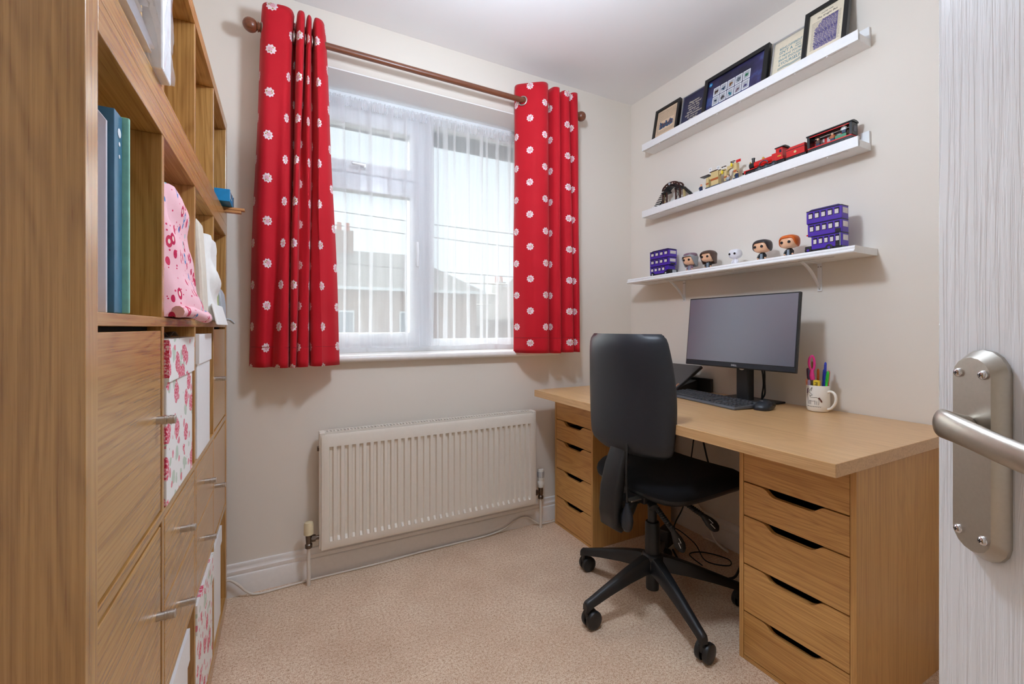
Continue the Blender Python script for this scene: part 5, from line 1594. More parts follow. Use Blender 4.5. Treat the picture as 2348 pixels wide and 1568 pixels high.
# 5: page with purple block
f5, p5 = frame('tall black frame with a cream page and purple block, nearest the door', 0.972, 0.170, 0.240, 0.018, 'frame_black', 'paper_cream', xb=1.968)
T(p5, 'CHAPTER THREE', 'ink', 0.0, 0.206, 0.006)
T(p5, 'The Knight Bus', 'ink', 0.0, 0.191, 0.0125, shear=0.3)
lines(p5, -0.056, 0.056, 0.045, 0.176, 0.0060, th=0.0010)
m = MB()
for k in range(24):
    zz = 0.046 + k * 0.0054
    wl = 0.044 - max(0, k - 17) * 0.004
    y_ = -0.044
    while y_ < wl - 0.004:
        wdt = rr.uniform(0.006, 0.014)
        m.box(0.0082, 0.0086, y_, min(wl, y_ + wdt), zz, zz + 0.0040); y_ += wdt + 0.0016
m.build('printed_block', 'ink_purple', p5, None, 0, True)

# ------------------------------------------------------------------ toys: helpers (local: -x towards the room, +y to picture-left)
def toy(name, label, cat, x, y, z, group=None, slope=SL, rz=0.0):
    o = thing(name, label, cat, (x, y, z), 0, group)
    o.rotation_euler = (-slope, 0, rz)
    return o
def lb(nm, mt, par, *b, bevel=0.0):
    return box(nm, mt, par, *b, bevel, True)
def wheel(par, x, y, r, w, mt='toy_black', hub='toy_grey'):
    o = MB().lathe([(r, x), (r, x + w), (r * 0.8, x + w + 0.0004)], (0, y, r), 18, 'x').lathe([(r * 0.8, x - 0.0004), (r, x)], (0, y, r), 18, 'x').build('wheel', mt, par, 40, 0, True)
    MB().lathe([(r * 0.4, x - 0.0012), (r * 0.4, x)], (0, y, r), 12, 'x').build('wheel_hub', hub, o, 40, 0, True)
    return o
def minifig(label, x, y, z, torso, legs, hair, par=None):
    o = toy('toy_figure', label, 'toy figure', x, y, z, 'tiny toy figures on the middle ledge')
    MB().box(-0.004, 0.004, -0.0075, 0.0075, 0, 0.012).build('legs', legs, o, None, 0.0006, True)
    MB().prism([(-0.0078, 0.0122), (0.0078, 0.0122), (0.0060, 0.025), (-0.0060, 0.025)], 'x', -0.004, 0.004).build('torso', torso, o, None, 0.0006, True)
    for s in (-1, 1):
        MB().tube([(0, s * 0.0065, 0.024), (-0.002, s * 0.0092, 0.018), (-0.005, s * 0.0092, 0.014)], 0.0022, 8).build('arm', torso, o, 60, 0, True)
    MB().lathe([(0.003, 0.025), (0.0046, 0.0262), (0.0048, 0.0325), (0.003, 0.0345)], (0, 0, 0), 14).build('head', 'toy_skin', o, 50, 0, True)
    MB().ball((0.0012, 0, 0.0325), (0.0056, 0.0060, 0.0046), 12, 8).build('hair', hair, o, 60, 0, True)
    return o

# footbridge
TX = 2.000
fb = toy('toy_footbridge', 'dark brown toy footbridge with stairs at the window end of the middle ledge', 'toy bridge', TX, 1.790, lt(Z2, 1.790), 'toy railway on the middle ledge')
for s in (-1, 1):
    yc = s * 0.048 + 0.006
    lb('tower_foot', 'toy_grey', fb, -0.026, 0.012, yc - 0.019, yc + 0.019, 0, 0.010)
    for py in (yc - 0.015, yc + 0.015):
        lb('tower_post', 'toy_brown', fb, -0.024, -0.018, py - 0.0038, py + 0.0038, 0.010, 0.072)
    m = MB()
    m.tube([(-0.021, yc - 0.014, 0.012), (-0.021, yc + 0.014, 0.070)], 0.0013, 5).tube([(-0.021, yc + 0.014, 0.012), (-0.021, yc - 0.014, 0.070)], 0.0013, 5)
    m.build('cross_brace', 'toy_black', fb, None, 0, True)
    lb('tower_cap', 'toy_black', fb, -0.027, 0.014, yc - 0.021, yc + 0.021, 0.072, 0.082, bevel=0.001)
    lb('tan_pillar', 'toy_tan', fb, -0.006, 0.006, yc + s * 0.027 - 0.004, yc + s * 0.027 + 0.004, 0.0, 0.072)
    # stairs
    for k in range(9):
        yk = yc + s * (0.026 + k * 0.0075)
        zk = 0.078 - k * 0.0085
        lb('stair_tread', 'toy_black', fb, -0.022, 0.010, yk - 0.0048, yk + 0.0048, zk - 0.003, zk)
    MB().prism([(yc + s * 0.020, 0.074), (yc + s * 0.090, 0.0), (yc + s * 0.078, 0.0), (yc + s * 0.014, 0.070)], 'x', 0.004, 0.010).build('stair_stringer', 'toy_black', fb, None, 0, True)
def archpts(r0, r1, n, z0_):
    return [(r1 * math.cos(PI * k / n) + 0.006, z0_ + r1 * 0.62 * math.sin(PI * k / n)) for k in range(n + 1)] + [(r0 * math.cos(PI * k / n) + 0.006, z0_ + r0 * 0.62 * math.sin(PI * k / n)) for k in range(n, -1, -1)]
MB().prism(archpts(0.032, 0.056, 14, 0.080), 'x', -0.024, 0.010).build('bridge_arch', 'toy_black', fb, 30, 0, True)
MB().prism(archpts(0.055, 0.066, 14, 0.088), 'x', -0.027, -0.021).build('bridge_railing', 'toy_brown', fb, 30, 0, True)
MB().prism(archpts(0.055, 0.066, 14, 0.088), 'x', 0.005, 0.010).build('bridge_railing', 'toy_brown', fb, 30, 0, True)
for k in range(1, 8):
    a = PI * k / 8
    r_ = 0.052
    MB().tube([(-0.024, 0.006 + r_ * math.cos(a), 0.078 + r_ * 0.62 * math.sin(a)), (-0.024, 0.006 + 0.058 * math.cos(a), 0.088 + 0.058 * 0.62 * math.sin(a))], 0.0042, 6).build('railing_post', 'toy_brown', fb, None, 0, True)
MB().lathe([(0.0105, -0.029), (0.0105, -0.026)], (0, 0.012, 0.118), 18, 'x').build('bridge_clock_rim', 'toy_black', fb, 40, 0, True)
MB().lathe([(0.0078, -0.0296), (0.0078, -0.029)], (0, 0.012, 0.118), 18, 'x').build('bridge_clock_face', 'toy_lgrey', fb, 40, 0, True)
# station building with arches
stn = toy('toy_station', 'tan toy station with arches, lamps and signs beside the footbridge', 'toy station', TX, 1.498, lt(Z2, 1.498), 'toy railway on the middle ledge')
lb('platform', 'toy_grey', stn, -0.024, 0.014, -0.105, 0.125, 0, 0.006)
def pillar(y, w, h, big=False):
    lb('pillar_base', 'toy_grey', stn, -0.018, 0.008, y - w - 0.003, y + w + 0.003, 0.006, 0.018)
    lb('pillar', 'toy_tan', stn, -0.016, 0.006, y - w, y + w, 0.018, h, bevel=0.0005)
    lb('pillar_band', 'toy_nougat', stn, -0.0172, -0.0162, y - w, y + w, h * 0.48, h * 0.60)
pillar(0.062, 0.008, 0.070); pillar(0.018, 0.022, 0.094, True); pillar(-0.044, 0.007, 0.074); pillar(-0.098, 0.008, 0.098)
lb('station_roof', 'toy_hair_brown', stn, -0.020, 0.010, -0.008, 0.044, 0.0942, 0.098)
lb('canopy', 'toy_black', stn, -0.024, 0.010, 0.048, 0.100, 0.084, 0.087)
def arch(y0, y1, zt, z0_):
    cy, r = (y0 + y1) / 2, abs(y1 - y0) / 2
    pts = [(y0, zt), (y0, z0_)] + [(cy + (y0 - cy) * math.cos(PI * k / 12), z0_ + r * 0.85 * math.sin(PI * k / 12)) for k in range(13)] + [(y1, z0_), (y1, zt)]
    MB().prism(pts, 'x', -0.010, 0.002).build('arch', 'toy_tan', stn, 30, 0, True)
arch(-0.006, -0.038, 0.090, 0.060); arch(-0.050, -0.091, 0.096, 0.062); arch(0.070, 0.042, 0.076, 0.050)
for y, z in ((-0.042, 0.066), (-0.094, 0.088)):
    m = MB().tube([(-0.016, y, z + 0.012), (-0.028, y + 0.006, z + 0.012)], 0.0022, 6)
    m.build('lamp_arm', 'toy_black', stn, None, 0, True)
    MB().lathe([(0.0022, z - 0.010), (0.0050, z - 0.006), (0.0050, z + 0.006), (0.002, z + 0.010)], (-0.028, y + 0.006, 0), 12).build('lantern', 'toy_yellow', stn, 40, 0, True)
for y, z, s_ in ((0.040, 0.110, '9'), (-0.006, 0.104, '10')):
    pl_ = lb('platform_sign', 'toy_white', stn, -0.019, -0.0175, y - 0.008, y + 0.008, z - 0.012, z + 0.010)
    text('sign_number', s_, 'ink', pl_, (-0.0192, y, z), (0, -1, 0), (0, 0, 1), 0.012)
for y, z in ((-0.030, 0.096), (-0.080, 0.106)):
    m = MB().ball((-0.006, y, z), (0.004, 0.005, 0.007), 10, 8)
    m.build('toy_owl', 'toy_white', stn, 60, 0, True)
    MB().box(-0.010, -0.002, y - 0.012, y + 0.012, z + 0.006, z + 0.009).build('perch', 'toy_hair_brown', stn, None, 0, True)
lb('red_flag_sign', 'toy_red', stn, -0.018, -0.016, -0.130, -0.106, 0.094, 0.108)
minifig('tiny toy figure with orange hair by the toy footbridge', TX - 0.034, 1.585, lt(Z2, 1.585), 'toy_navy', 'toy_navy', 'toy_orange')
minifig('tiny brown haired toy figure under the toy station arch', TX - 0.034, 1.425, lt(Z2, 1.425), 'toy_lgrey', 'toy_grey', 'toy_hair_brown')
minifig('tiny black haired toy figure in blue at the end of the toy station', TX - 0.034, 1.378, lt(Z2, 1.378) + 0.002, 'toy_navy', 'toy_navy', 'toy_hair_black')

# steam locomotive, nose to picture-left (+y)
lo_ = toy('toy_locomotive', 'red and black toy steam locomotive on the middle ledge', 'toy train', TX, 1.256, lt(Z2, 1.256), 'toy railway on the middle ledge')
lb('chassis', 'toy_black', lo_, -0.020, 0.020, -0.098, 0.090, 0.012, 0.026)
lb('running_board', 'toy_red', lo_, -0.024, 0.024, -0.096, 0.084, 0.0262, 0.030)
lb('buffer_beam', 'toy_red', lo_, -0.024, 0.024, 0.0842, 0.092, 0.016, 0.030)
for x in (-0.015, 0.015):
    MB().lathe([(0.003, 0.092), (0.003, 0.099), (0.0055, 0.0995), (0.0055, 0.102)], (x, 0, 0.022), 12, 'y').build('buffer', 'toy_black', lo_, 40, 0, True)
MB().lathe([(0.0175, -0.040), (0.0175, 0.046)], (0, 0, 0.050), 24, 'y').build('boiler', 'toy_red', lo_, 40, 0, True)
MB().lathe([(0.0182, 0.0465), (0.0182, 0.070), (0.014, 0.073), (0.006, 0.075)], (0, 0, 0.050), 24, 'y').build('smokebox', 'toy_black', lo_, 40, 0, True)
MB().lathe([(0.0070, 0.066), (0.0062, 0.080), (0.0080, 0.088), (0.0080, 0.090)], (0, 0.058, 0), 16).build('chimney', 'toy_black', lo_, 40, 0, True)
MB().lathe([(0.0060, 0.064), (0.0060, 0.073), (0.0035, 0.078)], (0, 0.010, 0), 14).build('steam_dome', 'toy_gold', lo_, 50, 0, True)
MB().lathe([(0.004, 0.064), (0.0045, 0.068), (0.002, 0.076)], (0, 0.074, 0), 12).build('front_lamp', 'toy_gold', lo_, 50, 0, True)
lb('firebox', 'toy_red', lo_, -0.019, 0.019, -0.062, -0.0405, 0.030, 0.068, bevel=0.002)
m = MB().tube([(-0.0188, -0.002 + 0.020 * math.cos(a), 0.036 + 0.016 * math.sin(a)) for a in [PI * k / 10 for k in range(11)]], 0.0026, 6)
m.build('wheel_splasher', 'toy_grey', lo_, 60, 0, True)
cab = lb('cab', 'toy_red', lo_, -0.023, 0.023, -0.092, -0.0625, 0.030, 0.084, bevel=0.001)
lb('cab_window', 'toy_glazing', cab, -0.0236, -0.0230, -0.088, -0.078, 0.060, 0.074)
lb('cab_nameplate', 'toy_gold', cab, -0.0236, -0.0230, -0.086, -0.070, 0.042, 0.048)
MB().prism([(-0.026, 0.0842), (0.026, 0.0842), (0.024, 0.089), (0.012, 0.093), (-0.012, 0.093), (-0.024, 0.089)], 'y', -0.100, -0.058).build('cab_roof', 'toy_black', lo_, None, 0.0006, True)
for y, r in ((0.070, 0.0085), (0.050, 0.0085), (0.016, 0.0155), (-0.018, 0.0155), (-0.052, 0.0155)):
    wheel(lo_, -0.0245, y, r, 0.004)
MB().obox((-0.0262, -0.012, 0.014), (0.002, 0.090, 0.004)).build('coupling_rod', 'toy_grey', lo_, None, 0, True)
MB().prism([(0.094, 0.004), (0.078, 0.012), (0.078, 0.004)], 'x', -0.018, 0.018).build('guard_iron', 'toy_black', lo_, None, 0, True)
tn = toy('toy_tender', 'red toy coal tender behind the toy locomotive', 'toy train', TX, 1.110, lt(Z2, 1.110), 'toy railway on the middle ledge')
lb('chassis', 'toy_black', tn, -0.020, 0.020, -0.042, 0.042, 0.010, 0.022)
lb('tank', 'toy_red', tn, -0.022, 0.022, -0.038, 0.038, 0.0222, 0.062, bevel=0.001)
lb('tank_band', 'toy_black', tn, -0.0226, 0.0226, -0.0385, 0.0385, 0.052, 0.055)
MB().prism([(-0.020, 0.0622), (0.020, 0.0622), (0.014, 0.070), (-0.014, 0.070)], 'y', -0.036, 0.030).build('coal_top', 'toy_red', tn, None, 0, True)
MB().lathe([(0.0055, -0.0232), (0.0055, -0.0222)], (0, 0.0, 0.038), 16, 'x').build('round_badge', 'toy_tan', tn, 40, 0, True)
for y in (-0.026, 0.0, 0.026):
    wheel(tn, -0.0225, y, 0.0085, 0.004)
coa = toy('toy_coach', 'black and red toy railway coach with open side and tiny passengers', 'toy train', TX, 0.978, lt(Z2, 0.978), 'toy railway on the middle ledge')
lb('underframe', 'toy_black', coa, -0.022, 0.022, -0.080, 0.080, 0.010, 0.022)
lb('floor_stripe', 'toy_red', coa, -0.0235, 0.0235, -0.080, 0.080, 0.0222, 0.027)
bk = lb('back_side', 'toy_red', coa, 0.018, 0.022, -0.076, 0.076, 0.0272, 0.076)
for y in (-0.045, -0.015, 0.015, 0.045):
    lb('coach_window', 'toy_window', bk, 0.0172, 0.0180, y - 0.010, y + 0.010, 0.042, 0.066)
for y in (-0.078, 0.078):
    e_ = lb('end_wall', 'toy_black', coa, -0.022, 0.022, y - 0.005, y + 0.005, 0.0272, 0.080, bevel=0.0008)
    lb('end_window', 'toy_glazing', e_, -0.010, 0.010, y - 0.0056 if y < 0 else y + 0.005, y - 0.005 if y < 0 else y + 0.0056, 0.040, 0.066)
lb('cant_rail', 'toy_red', coa, -0.0225, -0.019, -0.073, 0.073, 0.0745, 0.0775)
MB().prism([(-0.025, 0.0802), (0.025, 0.0802), (0.023, 0.086), (0.010, 0.090), (-0.010, 0.090), (-0.023, 0.086)], 'y', -0.086, 0.086).build('coach_roof', 'toy_black', coa, None, 0.0006, True)
lb('bench', 'toy_green', coa, -0.016, 0.004, -0.060, -0.020, 0.030, 0.044)
lb('luggage_rack', 'toy_black', coa, 0.006, 0.017, -0.07, 0.07, 0.066, 0.069)
for y in (-0.062, -0.044, 0.044, 0.062):
    wheel(coa, -0.0235, y, 0.0085, 0.004)
for lab, y, tor, hr in (('tiny toy passenger with blond hair in the toy coach', -0.048, 'toy_white', 'toy_yellow'), ('tiny toy passenger in dark red in the middle of the toy coach', -0.006, 'toy_nougat', 'toy_hair_grey'), ('tiny dark haired toy passenger at the front of the toy coach', 0.048, 'toy_hair_brown', 'toy_hair_brown')):
    yy = 0.978 + y
    minifig(lab, TX - 0.006 if y != -0.048 else TX - 0.007, yy, lt(Z2, yy) + (0.0275 if y != -0.048 else 0.0448), tor, 'toy_navy', hr)

for o in (fb, stn, lo_, tn, coa):
    o.scale = (1, 1, 0.93)
trk = thing('toy_track', 'black toy railway track strip under the toy train on the middle ledge', 'toy track', (2.0, 0.885, lz(Z2, 0.885) + 0.0003), 0, 'toy railway on the middle ledge')
trk.rotation_euler = (-SL, 0, 0)
lb('track_bed', 'toy_grey', trk, -0.034, 0.030, 0, 1.04, 0, 0.008)
for x in (-0.022, 0.018):
    lb('rail', 'toy_black', trk, x, x + 0.004, 0, 1.04, 0.0081, 0.0118)
# ------------------------------------------------------------------ lowest shelf: two purple toy buses and five vinyl dolls
def bus(label, y, L, H, W, wcount, bonnet, x, rz):
    """purple three-storey block bus; bonnet = +1 driving end at picture-left, -1 at picture-right"""
    b = toy('toy_bus', label, 'toy bus', x, y, lz3(y) + 0.0003, 'purple toy buses on the lowest shelf', SL3, rz)
    hw, hl = W / 2, L / 2
    zc = 0.014
    lb('chassis', 'toy_black', b, -hw * 0.96, hw * 0.96, -hl * 0.98, hl * 0.98, 0.007, zc)
    hd = (H - zc) / 3
    for k in range(3):
        za, zb_ = zc + k * hd, zc + (k + 1) * hd - 0.003
        cut = 0.20 if k == 0 else (0.05 if k == 1 else 0.0)
        ya, yb = -hl, hl
        if bonnet > 0: yb = hl - L * cut * 0.7
        else: ya = -hl + L * cut * 0.9 + (L * 0.03 if k == 2 else 0)
        dk = lb('deck', 'toy_purple', b, -hw, hw, ya, yb, za + 0.0002, zb_, bevel=0.002)
        lb('deck_band', 'toy_black', b, -hw - 0.0006, hw + 0.0006, ya, yb, zb_ + 0.0002, zb_ + 0.0028)
        n = wcount
        span = (yb - ya) - 0.010
        pw = span / n
        for q in range(n):
            y0_ = ya + 0.005 + q * pw + pw * 0.14; y1_ = ya + 0.005 + (q + 1) * pw - pw * 0.14
            f_ = lb('window_frame', 'toy_glazing', dk, -hw - 0.0008, -hw - 0.0001, y0_, y1_, za + hd * 0.36, zb_ - hd * 0.10)
            lb('window_pane', 'toy_window', f_, -hw - 0.0012, -hw - 0.0009, y0_ + pw * 0.12, y1_ - pw * 0.05, za + hd * 0.40, zb_ - hd * 0.22)
        ye = ya
        f_ = lb('end_window', 'toy_window', dk, -hw * 0.72, hw * 0.72, ye - 0.0009, ye - 0.0001, za + hd * 0.40, zb_ - hd * 0.14)
    MB().prism([(-hl * 0.96, H - 0.0001), (hl * 0.90, H - 0.0001), (hl * 0.70, H + 0.005), (-hl * 0.80, H + 0.005)], 'x', -hw * 0.95, hw * 0.95).build('roof', 'toy_purple_dk', b, None, 0.001, True)
    for k in range(7):
        yk = -hl * 0.7 + k * hl * 0.2
        MB().lathe([(0.0024, H + 0.005), (0.0024, H + 0.0066)], (-hw * 0.5, yk, 0), 10).build('roof_stud', 'toy_purple_dk', b, 40, 0, True)
    if bonnet > 0:
        lb('bonnet', 'toy_black', b, -hw, hw, hl - L * 0.14, hl + L * 0.06, 0.006, 0.030, bevel=0.003)
        lb('rear_platform', 'toy_black', b, -hw - 0.0005, hw * 0.5, -hl + 0.004, -hl + L * 0.18, zc + 0.0002, zc + hd * 0.86)
        MB().cyl((-hw - 0.002, -hl + 0.006, zc), (-hw - 0.002, -hl + 0.006, zc + hd * 0.95), 0.0014, None, 8).build('grab_pole', 'toy_lgrey', b, 40, 0, True)
        lb('route_board', 'toy_black', b, -hw - 0.0016, -hw - 0.0013, -hl + 0.004, -hl + L * 0.18, zc + hd * 1.02, zc + hd * 1.30)
        lb('red_lamp', 'toy_red', b, -hw - 0.003, -hw - 0.0002, hl * 0.90, hl * 0.98, zc + hd * 1.08, zc + hd * 1.18)
    else:
        lb('bonnet', 'toy_black', b, -hw * 0.9, hw * 0.9, -hl - 0.004, -hl + L * 0.17, 0.008, 0.032, bevel=0.003)
        lb('windscreen_box', 'toy_purple', b, -hw * 0.9, hw * 0.9, -hl + L * 0.10, -hl + L * 0.178, 0.033, zc + hd - 0.003)
        lb('radiator_grille', 'toy_lgrey', b, -hw * 0.5, hw * 0.5, -hl - 0.0062, -hl - 0.0042, 0.010, 0.028)
        lb('route_board', 'toy_black', b, -hw * 0.6, hw * 0.6, -hl + L * 0.05 - 0.002, -hl + L * 0.05 - 0.0012, zc + hd * 1.06, zc + hd * 1.25)
    for yk in (-hl * 0.62, hl * 0.72) if bonnet < 0 else (-hl * 0.30, hl * 0.90):
        wheel(b, -hw - 0.0022, yk, 0.0130, 0.006, 'toy_black', 'toy_purple' if bonnet > 0 else 'toy_lgrey')
        wheel(b, hw - 0.004, yk, 0.0130, 0.006, 'toy_black', 'toy_grey')
    return b
bus('larger purple three-deck toy bus at the door end of the lowest shelf', 0.970, 0.130, 0.174, 0.050, 5, 1, 1.950, 0.0)
bus('smaller dark purple three-deck toy bus at the window end of the lowest shelf', 1.842, 0.150, 0.148, 0.062, 4, -1, 1.965, 0.0)

def doll(label, y, robe, hair, skin, s=1.0, shape='short', x=1.955, rz=0.0):
    o = toy('vinyl_doll', label, 'toy figure', x, y, lz3(y) + 0.0003, 'big headed vinyl dolls on the lowest shelf', SL3, rz)
    S = s
    hz = 0.066 * S
    MB().lathe([(0.012 * S, 0.0), (0.015 * S, 0.002), (0.013 * S, 0.018 * S), (0.010 * S, 0.036 * S), (0.006 * S, 0.044 * S)], (0, 0, 0), 18, 'z', 0.8, 1.0).build('robe', robe, o, 50, 0, True)
    if skin != 'toy_bone':
        MB().box(-0.0112 * S, -0.008 * S, -0.0045 * S, 0.0045 * S, 0.004 * S, 0.034 * S).build('shirt_front', 'toy_shirt', o, None, 0.001, True)
    for sg in (-1, 1):
        a_ = MB().tube([(0, sg * 0.009 * S, 0.036 * S), (-0.002, sg * 0.016 * S, 0.026 * S), (-0.006 * S, sg * 0.017 * S, 0.017 * S)], [0.004 * S, 0.0048 * S, 0.0046 * S], 10).build('sleeve', robe, o, 60, 0, True)
        MB().ball((-0.007 * S, sg * 0.017 * S, 0.014 * S), (0.0038 * S, 0.0038 * S, 0.0042 * S), 10, 8).build('hand', skin, a_, 60, 0, True)
    hd_ = MB().ball((0, 0, hz), (0.030 * S, 0.033 * S, 0.0265 * S), 26, 18, 0.72).build('head', skin, o, 60, 0, True)
    for sg in (-1, 1):
        MB().lathe([(0.0062 * S, -0.0306 * S), (0.0060 * S, -0.0290 * S), (0.0052 * S, -0.026 * S)], (0, sg * 0.0155 * S, hz - 0.002 * S), 16, 'x').build('eye', 'toy_black', hd_, 40, 0, True)
    if hair:
        cap = MB()
        n, mrow = 28, 14
        hx, hy, hzr = 0.0350 * S, 0.0375 * S, 0.0310 * S
        def pw(v, e=0.70):
            return math.copysign(abs(v) ** e, v)
        rings = []
        for j in range(mrow + 1):
            t = j / mrow
            ring = []
            for k in range(n):
                a = 2 * PI * k / n
                front = max(0.0, -math.cos(a))
                side = abs(math.sin(a))
                low = {'short': -0.35, 'long': -1.05, 'fringe': -0.55}[shape]
                lim = low + (0.34 - low) * min(1, front ** 1.2 * 1.25)
                if shape == 'short':
                    lim += 0.12 * math.sin(3 * a + 1) * front
                ph = math.asin(max(-1, min(1, lim))) if abs(lim) <= 1 else -PI / 2
                el = PI / 2 * 0.985 + (ph - PI / 2 * 0.985) * t
                fl = 1.0 + (0.10 * t if shape == 'long' else 0)
                zz = hz + 0.002 * S + hzr * pw(math.sin(el))
                rad = pw(math.cos(el))
                if shape == 'long' and el < 0:
                    rad = 1.0 - 0.12 * t; zz = hz - hzr * 1.15 * (-el / (PI / 2)); 
                ring.append((0.0015 * S + hx * fl * rad * pw(math.cos(a)), hy * fl * rad * pw(math.sin(a)), zz))
            rings.append(ring)
        cap.rings(rings, True, False)
        ho = cap.build('hair', hair, o, 60, 0, True)
        so2 = ho.modifiers.new('thickness', 'SOLIDIFY'); so2.thickness = 0.004 * S; so2.offset = -1
        for sg in (-1, 1):
            if shape != 'long':
                MB().ball((0.004 * S, sg * 0.0340 * S, hz - 0.006 * S), (0.005 * S, 0.003 * S, 0.006 * S), 10, 8).build('ear', skin, hd_, 60, 0, True)
    return o
d1 = doll('doll with grey hair and mauve robe beside the smaller toy bus', 1.645, 'toy_mauve', 'toy_hair_grey', 'toy_skin', 1.0, 'long')
MB().lathe([(0.037, 0.083), (0.0375, 0.086), (0.036, 0.096), (0.030, 0.101), (0.004, 0.103)], (0.002, 0, 0), 24, 'z', 0.94, 1.02).build('cap', 'toy_mauve', d1, 40, 0, True)
d2 = doll('doll with long brown hair and black robe', 1.530, 'toy_black', 'toy_hair_brown', 'toy_skin', 1.0, 'long')
d3 = doll('plain white bald doll in the middle of the lowest shelf', 1.378, 'toy_bone', None, 'toy_bone', 0.86, 'short')
d4 = doll('doll with black hair and black robe', 1.243, 'toy_black', 'toy_hair_black', 'toy_skin', 1.02, 'fringe')
d5 = doll('doll with orange hair and black robe beside the larger toy bus', 1.122, 'toy_black', 'toy_orange', 'toy_skin', 1.0, 'fringe')

# ------------------------------------------------------------------ outside the window
GZ = -2.7
gr = struct('ground_outside', 'gardens beyond the window', MB().box(-60, 90, 2.9, 90, GZ - 0.2, GZ), 'pale_ground')
ev = MB().box(-1.2, 3.0, 2.462, 2.86, 2.44, 2.50).box(-1.2, 3.0, 2.84, 2.86, 2.36, 2.50)
struct('eaves_outside', 'grey eaves above the window outside', ev, 'eaves')
def house(label, cx, cy, w, d, ze, zr, hip, mats, wins, chim=None, gable=False):
    h = thing('house', label, 'house', (cx, cy, GZ))
    box('wall', mats[0], h, cx - w / 2, cx + w / 2, cy - d / 2, cy + d / 2, GZ, ze)
    x0, x1, y0, y1 = cx - w / 2 - 0.35, cx + w / 2 + 0.35, cy - d / 2 - 0.35, cy + d / 2 + 0.35
    r = MB()
    if gable:      # ridge runs away from the window, gable faces it
        r.add([(x0, y0, ze), (x1, y0, ze), (cx, y0, zr), (x0, y1, ze), (x1, y1, ze), (cx, y1, zr)], [(0, 1, 2), (3, 5, 4), (0, 2, 5, 3), (1, 4, 5, 2), (0, 3, 4, 1)])
    else:
        r.add([(x0, y0, ze), (x1, y0, ze), (x1, y1, ze), (x0, y1, ze), (x0 + hip, cy, zr), (x1 - hip, cy, zr)], [(0, 1, 5, 4), (1, 2, 5), (2, 3, 4, 5), (3, 0, 4), (0, 3, 2, 1)])
    ro = r.build('roof', mats[1] if not gable else mats[0], h)
    if gable:
        for s in (-1, 1):
            e0 = Vector((cx + s * (w / 2 + 0.55), 0, ze - 0.18)); e1 = Vector((cx, 0, zr + 0.06))
            MB().prism([(e0.x, e0.z), (e1.x, e1.z), (e1.x, e1.z - 0.32), (e0.x, e0.z - 0.32)], 'y', y0 - 0.12, y0 - 0.02).build('barge_board', 'far_white', h)
            MB().prism([(e0.x, e0.z + 0.02), (e1.x, e1.z + 0.02), (e1.x, e1.z + 0.16), (e0.x, e0.z + 0.16)], 'y', y0 - 0.14, y1).build('roof_slope', mats[1], h)
    else:
        box('gutter', 'far_white', h, x0, x1, y0 - 0.08, y0, ze - 0.14, ze)
    for (wx, wz, ww, wh) in wins:
        f_ = box('window', 'far_white', h, wx - ww / 2, wx + ww / 2, cy - d / 2 - 0.08, cy - d / 2 - 0.005, wz, wz + wh)
        nb = 2
        for k in range(nb):
            xa = wx - ww / 2 + 0.07 + k * (ww - 0.07) / nb
            box('pane', 'far_pane', f_, xa, xa + (ww - 0.07) / nb - 0.07, cy - d / 2 - 0.10, cy - d / 2 - 0.085, wz + 0.08, wz + wh - 0.08)
    if chim:
        cx_, cw, zt = chim
        c_ = box('chimney', mats[0], h, cx_ - cw / 2, cx_ + cw / 2, cy - 0.4, cy + 0.4, zr - 0.8, zt)
        for q in (-0.2, 0.2):
            MB().lathe([(0.13, zt), (0.11, zt + 0.45)], (cx_ + q, cy, 0), 10).build('chimney_pot', 'pot_orange', c_, 40)
    return h
house('brick house with hipped tiled roof and chimney seen through the fanlight side', 4.2, 24.0, 9.0, 7.0, 2.95, 5.15, 3.0, ('brick', 'roof_tile'), [(2.0, 0.6, 1.6, 1.3), (5.6, 0.6, 1.6, 1.3), (2.2, -2.0, 1.8, 1.4), (6.0, -2.0, 1.6, 1.4)], (2.75, 0.9, 6.1))
house('lower house with dark tiled roof in the gap between the two nearer houses', 14.0, 30.0, 9.0, 7.0, 1.4, 3.6, 3.0, ('render_pale', 'roof_tile'), [(11.8, -0.6, 1.6, 1.2), (15.0, -0.6, 1.6, 1.2)], (14.6, 0.8, 4.6))
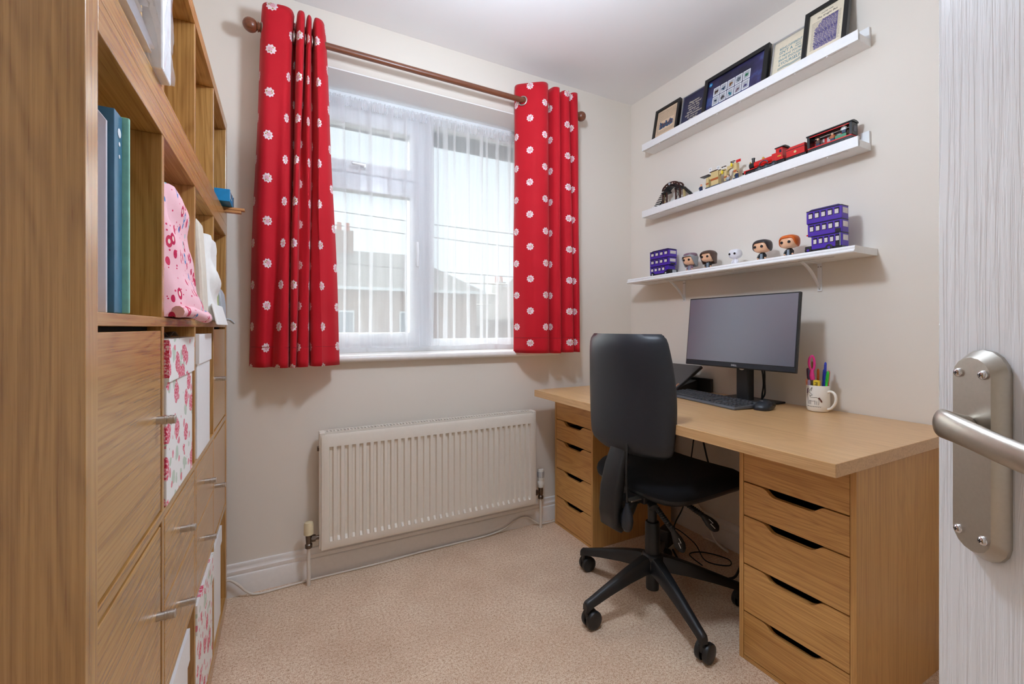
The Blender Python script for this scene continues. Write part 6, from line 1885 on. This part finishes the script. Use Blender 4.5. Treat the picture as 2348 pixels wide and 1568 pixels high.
house('brick gable house with white barge boards seen through the tall pane', 13.2, 19.0, 5.2, 8.0, 1.6, 4.9, 1.0, ('brick', 'roof_tile'), [(12.6, -0.7, 1.3, 1.2), (13.0, 2.4, 0.7, 0.9)], None, True)
house('tiled house joined to the gable house at the right of the window', 20.9, 20.5, 8.0, 7.0, 2.0, 4.8, 0.4, ('brick', 'roof_tile'), [(17.4, 0.0, 1.6, 1.2)], None)
shed = thing('garden_shed', 'pale garden shed below the houses outside', 'shed', (10.6, 12.4, GZ))
box('shed_wall', 'render_pale', shed, 9.2, 12.0, 11.4, 13.4, GZ, GZ + 2.0)
MB().prism([(9.0, GZ + 1.95), (12.2, GZ + 1.95), (10.6, GZ + 2.7)], 'y', 11.2, 13.6).build('shed_roof', 'eaves', shed)
scf = thing('scaffolding', 'grey scaffolding poles around the far roof outside', 'scaffolding', (12.8, 26.0, GZ))
for k, x in enumerate((10.4, 11.6, 12.8, 14.0, 15.2)):
    MB().cyl((x, 26.0, GZ), (x, 26.0, 4.4 + 0.2 * (k % 2)), 0.05, None, 8).build('scaffold_pole', 'steel', scf, 40)
for z in (2.6, 3.3, 4.0):
    MB().cyl((10.0, 26.0, z), (15.6, 26.0, z + 0.05), 0.05, None, 8).build('scaffold_rail', 'steel', scf, 40)
for k, (za, zc_, lab) in enumerate(((3.35, 3.36, 'highest overhead wire crossing outside the window'), (3.08, 3.02, 'middle overhead wire crossing outside the window'), (2.36, 2.34, 'lowest overhead wire crossing outside the window'))):
    o = MB().tube(catmull([(-3, 9.0, za + 0.15), (2, 9.0, za), (5, 9.0, (za + zc_) / 2 - 0.03), (9, 9.0, zc_), (16, 9.0, zc_ + 0.3)], 5), 0.008, 6).build('overhead_wire', 'cable_black', None, 60)
    tag(o, lab, 'wire', 'overhead wires outside')
for x, lab in ((-3.0, 'timber utility pole outside, left of the window view'), (16.0, 'timber utility pole outside, right of the window view')):
    o = MB().lathe([(0.14, GZ), (0.10, 4.6), (0.02, 4.62)], (x, 9.0, 0), 12).build('utility_pole', 'walnut', None, 40)
    tag(o, lab, 'utility pole')
